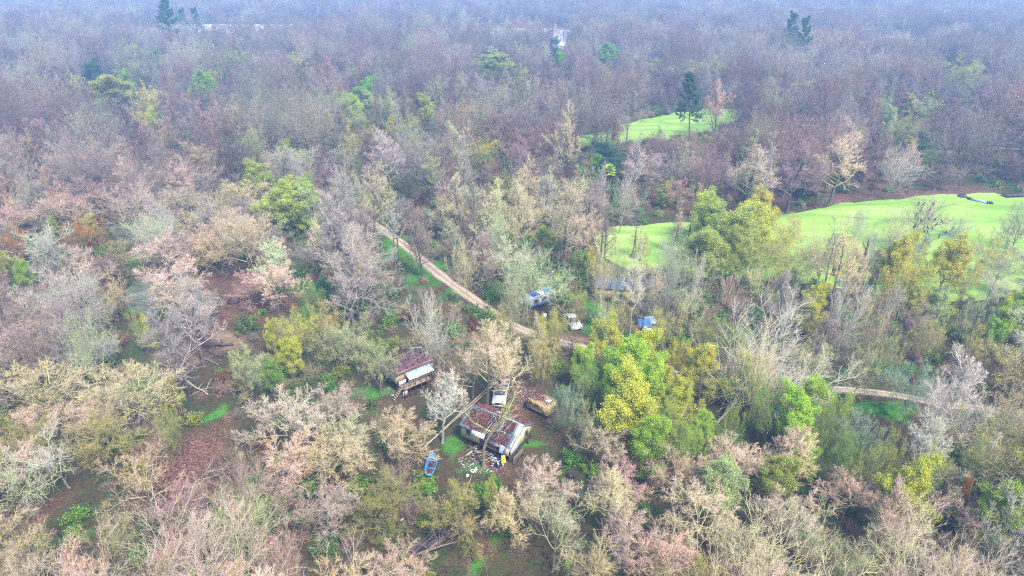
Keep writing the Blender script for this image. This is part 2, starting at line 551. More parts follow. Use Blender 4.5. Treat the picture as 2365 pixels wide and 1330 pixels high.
def grow_bush(seed, H=2.0, W=2.4, leaves=0, twigs=260, leaf_size=.13):
    rng = np.random.default_rng(seed)
    g, lf = Geo(), Geo()
    n = 14
    az = rng.uniform(0, 6.28, n); el = rng.uniform(.5, 1.45, n)
    d = np.stack([np.cos(az) * np.cos(el), np.sin(az) * np.cos(el), np.sin(el)], 1)
    st = np.stack([rng.normal(0, W * .12, n), rng.normal(0, W * .12, n), np.full(n, -.1)], 1)
    L = rng.uniform(.7, 1.1, n) * H
    P1 = paths(rng, st, d, L, 4, .2, .02)
    R1 = radii(np.full(n, .03), np.full(n, .012), 4)
    g.sweep(rng, P1, R1, 3, 0, .4)
    s, d, L2, r = offspring(rng, P1, R1, L, 6, .2, 1, 1.0, .5, .35, .6, .4, .7)
    P2 = paths(rng, s, d, L2, 2, .25, 0)
    R2 = radii(np.full(len(s), .014), np.full(len(s), .008), 2)
    g.sweep(rng, P2, R2, 3, .3, .7)
    s, d, L3, r = offspring(rng, P2, R2, L2, max(1, twigs // len(P2)), .2, 1, 1.0, .5, .6, 1.1, .3, .8)
    g.spikes(rng, s, s + d * np.clip(L3, .15, .7)[:, None], np.full(len(s), .012), .6, 1.)
    if leaves:
        b = np.concatenate([P2[:, 1:].reshape(-1, 3), s, s + d * .3])
        pts = b[rng.integers(0, len(b), leaves)] + rng.normal(0, .13, (leaves, 3))
        lf.leaves(rng, pts, leaf_size)
    return dict(stem=g, leaf=lf if leaves else None, W=W, H=H)

def stack_mesh(name, geos_mats):
    """several Geo in one mesh with a material each (for the far woods and the undergrowth)"""
    V, F3, F4, m3, m4, tip, sh, n, mats = [], [], [], [], [], [], [], 0, []
    for i, (g, m) in enumerate(geos_mats):
        v, t, q, a, b = g.arrays()
        V.append(v); F3.append(t + n); F4.append(q + n); n += len(v)
        m3.append(np.full(len(t), i)); m4.append(np.full(len(q), i)); tip.append(a); sh.append(b); mats.append(m)
    F = [np.concatenate(F3), np.concatenate(F4)]
    return new_mesh(name, np.concatenate(V), F, mats, np.concatenate(m3 + m4), {'tipness': np.concatenate(tip), 'shade': np.concatenate(sh)})

TREES = {}
def variant(key, g):
    for part in ('trunk', 'crown', 'leaf'):
        if g.get(part) is not None:
            g[part + '_mesh'] = g[part].mesh(key + '_' + part, {'trunk': BARK, 'crown': TWIG, 'leaf': LEAF}[part])
    TREES[key] = g
for i in range(5): variant('spread%d' % i, grow_tree(10 + i, 'spread'))
for i in range(4): variant('vase%d' % i, grow_tree(30 + i, 'vase'))
for i in range(4): variant('oval%d' % i, grow_tree(50 + i, 'oval'))
for i in range(2): variant('tall%d' % i, grow_tree(70 + i, 'tall'))
for i in range(3): variant('gnarled%d' % i, grow_tree(90 + i, 'gnarled'))
FORMS['leafround'] = dict(FORMS['oval'], H=10.5, nl=12, ll=(.40, .52), t0=.22, k=(6, 5, 6), trop=.07)
FORMS['leafvase'] = dict(FORMS['vase'], H=10.0, k=(7, 5, 6), nl=8, ll=(.95, 1.2), ang=(.85, .3))
for i in range(3): variant('leafround%d' % i, grow_tree(110 + i, 'leafround', leafy=36000, leaf_size=.078))
for i in range(2): variant('leafvase%d' % i, grow_tree(130 + i, 'leafvase', leafy=24000, leaf_size=.075))
for i in range(2): variant('thin%d' % i, grow_tree(150 + i, 'leafvase', leafy=24000, leaf_size=.088))
for i in range(2): variant('pine%d' % i, grow_pine(170 + i))
variant('palm0', grow_palm(190))
# ------------------------------------------------------------------ the lie of the land
def depth_scale(px, py):
    x, y = ground_at(px, py)
    f = y * CP + CAM_H * SP
    dep = math.atan2(CAM_H, math.hypot(x, y))
    return f / FPX, f / FPX / math.sin(dep)          # metres per pixel across / along the ground

def poly_world(pts):
    return np.array([ground_at(*p) for p in pts])

def signed_distance(poly, X, Y):
    """negative inside"""
    d2 = np.full(X.shape, 1e12); inside = np.zeros(X.shape, bool)
    n = len(poly)
    for i in range(n):
        ax, ay = poly[i]; bx, by = poly[(i + 1) % n]
        ex, ey = bx - ax, by - ay
        t = np.clip(((X - ax) * ex + (Y - ay) * ey) / (ex * ex + ey * ey + 1e-9), 0, 1)
        d2 = np.minimum(d2, (X - ax - t * ex) ** 2 + (Y - ay - t * ey) ** 2)
        c = ((ay > Y) != (by > Y)) & (X < (bx - ax) * (Y - ay) / (by - ay + 1e-12) + ax)
        inside ^= c
    d = np.sqrt(d2)
    return np.where(inside, -d, d)

def line_distance(poly, X, Y):
    d2 = np.full(X.shape, 1e12)
    for i in range(len(poly) - 1):
        ax, ay = poly[i]; bx, by = poly[i + 1]
        ex, ey = bx - ax, by - ay
        t = np.clip(((X - ax) * ex + (Y - ay) * ey) / (ex * ex + ey * ey + 1e-9), 0, 1)
        d2 = np.minimum(d2, (X - ax - t * ex) ** 2 + (Y - ay - t * ey) ** 2)
    return np.sqrt(d2)

POND = poly_world([(2560, 470), (2440, 458), (2365, 455), (2290, 446), (2180, 449), (2080, 460), (1960, 469), (1870, 483), (1790, 502), (1680, 508), (1560, 515), (1450, 523), (1385, 535), (1372, 560), (1385, 592), (1450, 618), (1540, 632), (1640, 640), (1760, 645), (1850, 650), (1960, 668), (2080, 684), (2200, 690), (2300, 684), (2400, 668), (2560, 640)])
FARPOND = poly_world([(1310, 345), (1330, 318), (1400, 300), (1480, 277), (1560, 262), (1640, 253), (1710, 249), (1735, 260), (1725, 285), (1660, 305), (1580, 318), (1500, 328), (1440, 333), (1380, 340)])
SWAMP = [poly_world([(255, 520), (300, 512), (340, 528), (345, 552), (300, 562), (262, 548)]),
         poly_world([(300, 650), (350, 640), (410, 655), (420, 690), (390, 722), (330, 728), (300, 700)])]
RIVER = np.array([(-350., 690.), (-335., 540.), (-215., 530.), (-165., 610.), (-60., 650.), (-15., 520.), (40., 520.), (60., 670.), (20., 700.), (-60., 690.), (-200., 740.), (-350., 735.)])
POOL = np.array([(222., 455.), (280., 455.), (290., 575.), (215., 575.)])
ROAD = poly_world([(690, 420), (770, 458), (830, 494), (880, 528), (940, 570), (1000, 622), (1060, 668), (1120, 710), (1180, 748), (1260, 782), (1350, 805), (1450, 835), (1560, 862), (1680, 885), (1800, 893), (1950, 900), (2060, 912), (2180, 932), (2365, 958), (2560, 990)])
FARROAD = poly_world([(2180, 338), (2260, 340), (2330, 343), (2480, 350)])

def value_noise(X, Y, wl, seed):
    r = np.random.default_rng(seed).uniform(-1, 1, (64, 64))
    u, v = X / wl, Y / wl
    i, j = np.floor(u).astype(int), np.floor(v).astype(int)
    a, b = u - i, v - j
    a, b = a * a * (3 - 2 * a), b * b * (3 - 2 * b)
    g = lambda p, q: r[p % 64, q % 64]
    return (g(i, j) * (1 - a) + g(i + 1, j) * a) * (1 - b) + (g(i, j + 1) * (1 - a) + g(i + 1, j + 1) * a) * b

def sm(x, a, b):
    t = np.clip((x - a) / (b - a), 0, 1)
    return t * t * (3 - 2 * t)

def ground_z(X, Y):
    X, Y = np.asarray(X, float), np.asarray(Y, float)
    z = .28 * value_noise(X, Y, 17, 1) + .10 * value_noise(X, Y, 6.5, 2)
    rd = np.minimum(line_distance(ROAD, X, Y), line_distance(FARROAD, X, Y))
    z = z * sm(rd, 1.5, 6)
    for p in [POND, FARPOND] + SWAMP:
        d = signed_distance(p, X, Y) + 1.1 * value_noise(X, Y, 6, 31) + .6 * value_noise(X, Y, 2.6, 32)
        z = z * sm(d, 0, 5) + .18 * sm(d, 0, 1.5) * (1 - sm(d, 1.5, 7)) - .8 * (1 - sm(d, -1.5, 1.2))
    d = np.minimum(signed_distance(RIVER, X, Y), signed_distance(POOL, X, Y))
    z = z - 2.5 * (1 - sm(d, -6, 4))
    return z

def gz(x, y):
    return float(ground_z(np.array([x]), np.array([y]))[0])

ys = np.concatenate([np.arange(-45, 30, 3.0), np.arange(30, 130, .8), np.arange(130, 270, 1.6)])
g = [270.]
while g[-1] < 8500: g.append(g[-1] * 1.022 + .4)
ys = np.concatenate([ys, g])
us = np.linspace(-1, 1, 301)
GX = us[None] * (95 + .92 * np.maximum(ys, 0))[:, None]
GY = np.repeat(ys[:, None], len(us), 1)
GZ = ground_z(GX, GY)
# land cover: (what, photo x, y, half width, half height, strength)
COVER = [
    ('grass', 915, 575, 32, 48, 1.0), ('grass', 985, 640, 30, 30, 1.2), ('grass', 1040, 690, 28, 18, 1.0), ('grass', 950, 610, 25, 30, 1.0),
    ('grass', 1010, 590, 28, 40, .45), ('grass', 1360, 690, 28, 55, .8), ('grass', 1345, 660, 20, 25, .6), ('grass', 1335, 770, 22, 16, 1.1), ('grass', 1370, 812, 40, 12, .8),
    ('grass', 2050, 968, 75, 26, 1.3), ('grass', 1985, 955, 50, 22, .8), ('grass', 1690, 900, 35, 14, 1.0), ('grass', 2330, 985, 60, 16, .8), ('grass', 2250, 980, 60, 25, .4),
    ('grass', 440, 885, 34, 20, 1.0), ('grass', 470, 945, 24, 24, 1.3), ('grass', 380, 860, 70, 40, .55), ('grass', 620, 870, 40, 30, .9), ('grass', 750, 700, 60, 45, .7),
    ('grass', 1045, 1040, 26, 40, .9), ('grass', 1115, 1105, 45, 18, .7), ('grass', 1250, 1010, 30, 12, 1.1), ('grass', 1115, 1310, 40, 26, 1.2), ('grass', 1320, 1195, 32, 22, .9),
    ('grass', 835, 915, 36, 18, .9), ('grass', 890, 950, 60, 18, .4), ('grass', 215, 1200, 60, 40, .5), ('grass', 75, 1260, 60, 40, .6), ('grass', 1290, 960, 35, 20, .4),
    ('grass', 1700, 980, 60, 40, .6), ('grass', 2000, 800, 120, 40, .35), ('grass', 1880, 880, 60, 30, .6), ('grass', 1190, 865, 30, 14, .5), ('grass', 420, 1290, 60, 30, .3),
    ('grass', 1640, 1190, 90, 40, .3), ('grass', 1850, 1190, 60, 30, .35), ('grass', 2350, 430, 60, 12, .8), ('grass', 1085, 800, 30, 14, .4), ('grass', 1380, 393, 40, 12, .8),
    ('litter', 475, 1050, 62, 75, 1.2), ('litter', 520, 720, 75, 130, .9), ('litter', 500, 640, 50, 40, .8), ('litter', 560, 760, 60, 60, .5), ('litter', 960, 655, 28, 20, .7), ('litter', 1010, 690, 45, 25, .6),
    ('litter', 1045, 560, 35, 30, .7), ('litter', 1150, 1000, 110, 90, .8), ('litter', 1220, 905, 60, 50, .9), ('litter', 1250, 965, 50, 30, .7), ('litter', 900, 950, 80, 35, .6), ('litter', 960, 905, 50, 30, .5),
    ('litter', 1075, 870, 80, 60, .4), ('litter', 1165, 1080, 70, 35, 1.0), ('litter', 60, 1190, 60, 50, .7), ('litter', 1330, 990, 60, 30, .6), ('litter', 1080, 1290, 90, 50, .7), ('litter', 1290, 870, 50, 40, .4),
    ('litter', 1900, 455, 330, 12, .9), ('litter', 2200, 440, 200, 9, .8), ('litter', 1620, 480, 140, 14, .7), ('litter', 1330, 520, 70, 30, .5), ('litter', 2010, 1260, 120, 60, .4), ('litter', 1540, 800, 60, 30, .3),
    ('earth', 520, 790, 60, 30, .7), ('earth', 545, 690, 30, 40, .5), ('earth', 1170, 770, 120, 30, .55), ('earth', 1290, 800, 60, 15, .6), ('earth', 1060, 760, 60, 40, .5), ('earth', 1340, 740, 35, 20, .4),
    ('earth', 1440, 710, 80, 30, .4), ('earth', 870, 640, 60, 40, .25), ('earth', 2230, 350, 130, 8, .7), ('earth', 1040, 830, 120, 50, .35),
]
WX = GX + 3.2 * value_noise(GX, GY, 6, 21) + 1.3 * value_noise(GX, GY, 2.2, 23)
WY = GY + 4.2 * value_noise(GX, GY, 7, 22) + 1.5 * value_noise(GX, GY, 2.4, 24)
cov = {k: np.zeros(GX.shape) for k in ('grass', 'litter', 'earth')}
for what, px, py, rx, ry, s in COVER:
    cx, cy = ground_at(px, py)
    ax, ay = depth_scale(px, py)
    q = ((WX - cx) / (rx * ax * 1.15)) ** 2 + ((WY - cy) / (ry * ay * 1.15)) ** 2
    cov[what] = np.maximum(cov[what], s * np.exp(-q))
COVW = cov
iR, jR = np.meshgrid(np.arange(len(ys) - 1), np.arange(len(us) - 1), indexing='ij')
w = len(us)
quads = np.stack([iR * w + jR, iR * w + jR + 1, (iR + 1) * w + jR + 1, (iR + 1) * w + jR], -1).reshape(-1, 4)

def cover_at(x, y, what):
    i = np.clip(np.searchsorted(ys, y), 1, len(ys) - 1)
    u = x / (95 + .92 * np.maximum(ys[i], 0))
    j = np.clip(((u + 1) / 2 * (len(us) - 1)).round().astype(int), 0, len(us) - 1)
    return COVW[what][i, j]

def mat_ground():
    t = NT('forest_floor')
    c = t.pos()
    fine = t.noise(5.5, 4, .7, c)
    mid = t.noise(.55, 4, .65, c)
    big = t.noise(.06, 4, .6, c)
    vor = t.n('TexVoronoi'); vor.inputs['Scale'].default_value = 6.5
    t.t.links.new(c, vor.inputs['Vector'])
    leafc = t.n('SeparateColor'); t.t.links.new(vor.outputs['Color'], leafc.inputs[0])
    lr = leafc.outputs[0]
    base = t.mix(t.mapr(mid, .36, .64), (.048, .034, .018), (.030, .064, .012))
    base = t.mix(t.mapr(big, .46, .62), base, (.062, .036, .022))
    base = t.mix(t.mapr(fine, .48, .75, 0, .75), base, (.15, .11, .055))
    dk = t.noise(1.7, 3, .6, c)
    base = t.mix(t.mapr(dk, .5, .68, 0, .7), base, (.014, .018, .008))
    litter = t.ramp(lr, [(0, (.03, .017, .013)), (.35, (.095, .045, .03)), (.7, (.145, .072, .046)), (1, (.24, .14, .09))])
    grass = t.mix(t.mapr(fine, .3, .7), (.030, .105, .014), (.085, .23, .030))
    earth = t.mix(t.mapr(fine, .3, .7), (.20, .13, .075), (.36, .25, .155))
    def w_(name, lo, hi):
        a = t.attr(name, 'GEOMETRY', 'Fac')
        k = t.math('MULTIPLY', a, t.math('ADD', -.25, t.math('MULTIPLY', t.math('ADD', mid, t.math('MULTIPLY', t.math('ADD', fine, dk), .55)), 1.15)))
        return t.mapr(k, lo, hi)
    col = t.mix(w_('earth', .25, .75), base, earth)
    col = t.mix(w_('litter', .2, .9), col, litter)
    col = t.mix(w_('grass', .3, .8), col, grass)
    t.bump(t.math('ADD', fine, t.math('MULTIPLY', lr, .5)), .7, .12)
    return t.finish(col, .97, .1)

gm = new_mesh('ground', np.stack([GX, GY, GZ], -1).reshape(-1, 3), [quads], [mat_ground()], attrs={k: v.ravel() for k, v in cov.items()}, smooth=True)
tag(link('ground', gm), 'leaf-strewn forest floor with patches of bright grass', kind='structure')

def offset_poly(poly, d):
    n = len(poly); out = []
    area = sum(poly[i][0] * poly[(i + 1) % n][1] - poly[(i + 1) % n][0] * poly[i][1] for i in range(n))
    s = 1 if area > 0 else -1
    for i in range(n):
        a, b, c = poly[i - 1], poly[i], poly[(i + 1) % n]
        e = unit(b - a) + unit(c - b)
        e = unit(e)
        out.append(b + s * d * np.array([e[1], -e[0]]))
    return np.array(out)

def water(name, poly, z, mat, label, grow=3.2):
    bm = bmesh.new()
    vs = [bm.verts.new((p[0], p[1], z)) for p in offset_poly(poly, grow)]
    f = bm.faces.new(vs)
    bmesh.ops.triangulate(bm, faces=[f])
    bm.normal_update()
    if sum(f.normal.z for f in bm.faces) < 0:
        bmesh.ops.reverse_faces(bm, faces=bm.faces[:])
    me = bpy.data.meshes.new(name); bm.to_mesh(me); bm.free()
    me.materials.append(mat)
    return tag(link(name, me), label, kind='structure')

def mat_duckweed():
    t = NT('duckweed')
    c = t.pos()
    mp = t.n('Mapping'); mp.inputs['Scale'].default_value = (.055, .16, 1); mp.inputs['Rotation'].default_value = (0, 0, .25)
    t.t.links.new(c, mp.inputs['Vector'])
    drift = t.noise(1.0, 5, .6, mp.outputs[0], .8)
    fine = t.noise(2.2, 4, .7, c)
    speck = t.noise(14, 2, .6, c)
    col = t.ramp(drift, [(.30, (.10, .21, .03)), (.44, (.18, .30, .04)), (.6, (.25, .36, .065)), (.74, (.33, .40, .14))])
    col = t.mix(t.mapr(drift, .27, .34, .75, 0), col, (.03, .05, .02))
    col = t.mix(t.mapr(fine, .50, .72, 0, .5), col, (.11, .22, .04))
    col = t.mix(t.mapr(speck, .62, .72, 0, .4), col, (.09, .20, .03))
    t.bump(speck, .15, .01)
    return t.finish(col, .75, .2)

def mat_water(name, col, rough):
    t = NT(name)
    c = t.pos()
    n = t.noise(.5, 4, .6, c)
    t.bump(t.noise(1.6, 3, .6, c), .12, .04)
    return t.finish(t.mix(t.mapr(n, .35, .65), tuple(x * .7 for x in col), tuple(x * 1.3 for x in col)), rough, .5)

DUCK = mat_duckweed()
water('pond', POND, -.12, DUCK, 'large pond covered with bright green duckweed')
water('small_pond', FARPOND, -.12, DUCK, 'smaller far pond covered with bright green duckweed')
SW = mat_water('swamp_water', (.085, .095, .05), .5)
for p in SWAMP:
    water('swamp_pool', p, -.14, SW, 'murky olive pool of standing water among bare trees', .8)
RIVM = mat_water('river_water', (.80, .79, .77), .30)  # sky reflection painted into a near-white base colour
water('far_pool', POOL, -.9, RIVM, 'small pool with sky glint painted in among the far trees', 5)
water('river', RIVER, -.9, RIVM, 'wide river with painted pale sky reflection far behind the woods', 5)

def mat_road():
    t = NT('dirt_road')
    c = t.pos()
    f = t.noise(4.5, 4, .7, c); m = t.noise(.7, 4, .6, c)
    e = t.attr('edge', 'GEOMETRY', 'Fac')
    col = t.mix(t.mapr(m, .3, .7), (.25, .185, .125), (.40, .31, .225))
    col = t.mix(t.mapr(f, .5, .75, 0, .6), col, (.20, .135, .085))
    rut = t.mapr(t.math('ABSOLUTE', t.math('SUBTRACT', e, .48)), .0, .16, 1, 0)
    col = t.mix(t.math('MULTIPLY', rut, .6), col, (.47, .38, .29))
    mid = t.math('MULTIPLY', t.mapr(e, .0, .28, 1, 0), t.mapr(m, .42, .6))
    col = t.mix(t.math('MULTIPLY', mid, .85), col, (.10, .12, .04))
    edge = t.math('MULTIPLY', t.mapr(e, .5, .95), t.mapr(t.math('ADD', f, m), .75, 1.15))
    col = t.mix(edge, col, (.10, .085, .04))
    t.bump(f, .5, .06)
    return t.finish(col, .95, .1)

def smooth_line(P, step=1.0):
    P = np.asarray(P); out = []
    n = len(P)
    for i in range(n - 1):
        p0, p1, p2, p3 = P[max(i - 1, 0)], P[i], P[i + 1], P[min(i + 2, n - 1)]
        k = max(2, int(np.linalg.norm(p2 - p1) / step))
        for t in np.linspace(0, 1, k, endpoint=False):
            out.append(.5 * (2 * p1 + (p2 - p0) * t + (2 * p0 - 5 * p1 + 4 * p2 - p3) * t * t + (3 * p1 - p0 - 3 * p2 + p3) * t ** 3))
    out.append(P[-1])
    return np.array(out)

def road(name, line, width, mat, label, seed):
    L = smooth_line(line)
    rng = np.random.default_rng(seed)
    T = unit(np.gradient(L, axis=0)); N = np.stack([-T[:, 1], T[:, 0]], 1)
    k = 9
    V, E = [], []
    width = np.where(L[:, 0] > ROAD[10][0] + 1, width * .72, width)
    wl = width * (1 + .22 * value_noise(np.arange(len(L)) * 1., np.zeros(len(L)), 5, seed))
    wr = width * (1 + .22 * value_noise(np.arange(len(L)) * 1., np.full(len(L), 9.), 5, seed + 1))
    for j in range(k):
        s = -1 + 2 * j / (k - 1)
        p = L + N * (s * np.where(s < 0, wl, wr) / 2)[:, None]
        zz = ground_z(p[:, 0], p[:, 1]) + .05 + .03 * (1 - s * s) - (.09 if abs(s) == 1 else 0)
        V.append(np.column_stack([p, zz])); E.append(np.full(len(L), abs(s)))
    V = np.stack(V, 1).reshape(-1, 3); E = np.stack(E, 1).ravel()
    i, j = np.meshgrid(np.arange(len(L) - 1), np.arange(k - 1), indexing='ij')
    q = np.stack([i * k + j, (i + 1) * k + j, (i + 1) * k + j + 1, i * k + j + 1], -1).reshape(-1, 4)[:, ::-1]
    return tag(link(name, new_mesh(name, V, [q], [mat], attrs={'edge': E}, smooth=True)), label, kind='structure')

ROADM = mat_road()
road('dirt_road', ROAD, 2.6, ROADM, 'pale dirt road running through the trees', 3)
road('far_dirt_road', FARROAD, 4.5, ROADM, 'orange dirt track near the right edge', 5)

# ------------------------------------------------------------------ which tree stands where
# tone: (tips, inner branches, trunk, words)
TONES = {
    'pink':   ((.62, .45, .38), (.33, .31, .17), (.13, .10, .085), 'pinkish'),
    'rose':   ((.48, .30, .28), (.31, .26, .16), (.12, .095, .08), 'rose-tipped'),
    'tan':    ((.59, .47, .33), (.36, .34, .17), (.13, .11, .08), 'tan'),
    'silver': ((.50, .46, .38), (.44, .43, .32), (.24, .22, .19), 'silvery'),
    'grey':   ((.36, .32, .27), (.33, .31, .24), (.10, .09, .08), 'grey'),
    'lichen': ((.47, .48, .30), (.38, .42, .21), (.17, .16, .11), 'pale green lichened'),
    'brown':  ((.31, .22, .20), (.21, .18, .14), (.09, .07, .06), 'dusky brown'),
    'dark':   ((.20, .15, .13), (.11, .10, .08), (.045, .04, .037), 'dark'),
    'bird':   ((.56, .38, .34), (.13, .10, .08), (.035, .03, .03), 'black-stemmed pinkish'),
    'olive':  ((.34, .31, .14), (.20, .22, .08), (.11, .10, .07), 'olive'),
    # leafy: leaf colours (paler clumps, darker clumps, mixed by noise)
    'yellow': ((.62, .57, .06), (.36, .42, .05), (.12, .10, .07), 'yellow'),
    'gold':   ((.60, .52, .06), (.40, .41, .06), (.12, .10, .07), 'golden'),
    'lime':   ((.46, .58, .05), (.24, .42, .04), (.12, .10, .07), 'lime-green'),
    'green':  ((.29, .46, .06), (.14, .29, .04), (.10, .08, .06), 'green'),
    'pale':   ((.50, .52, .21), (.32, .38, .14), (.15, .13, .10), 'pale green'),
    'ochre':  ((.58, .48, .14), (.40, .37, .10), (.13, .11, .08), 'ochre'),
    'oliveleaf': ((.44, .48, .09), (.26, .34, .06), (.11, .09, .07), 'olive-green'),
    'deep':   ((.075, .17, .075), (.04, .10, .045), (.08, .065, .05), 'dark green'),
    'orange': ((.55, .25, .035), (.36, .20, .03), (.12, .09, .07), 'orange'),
    'bluegreen': ((.30, .40, .23), (.15, .25, .13), (.15, .14, .11), 'blue-green'),
}
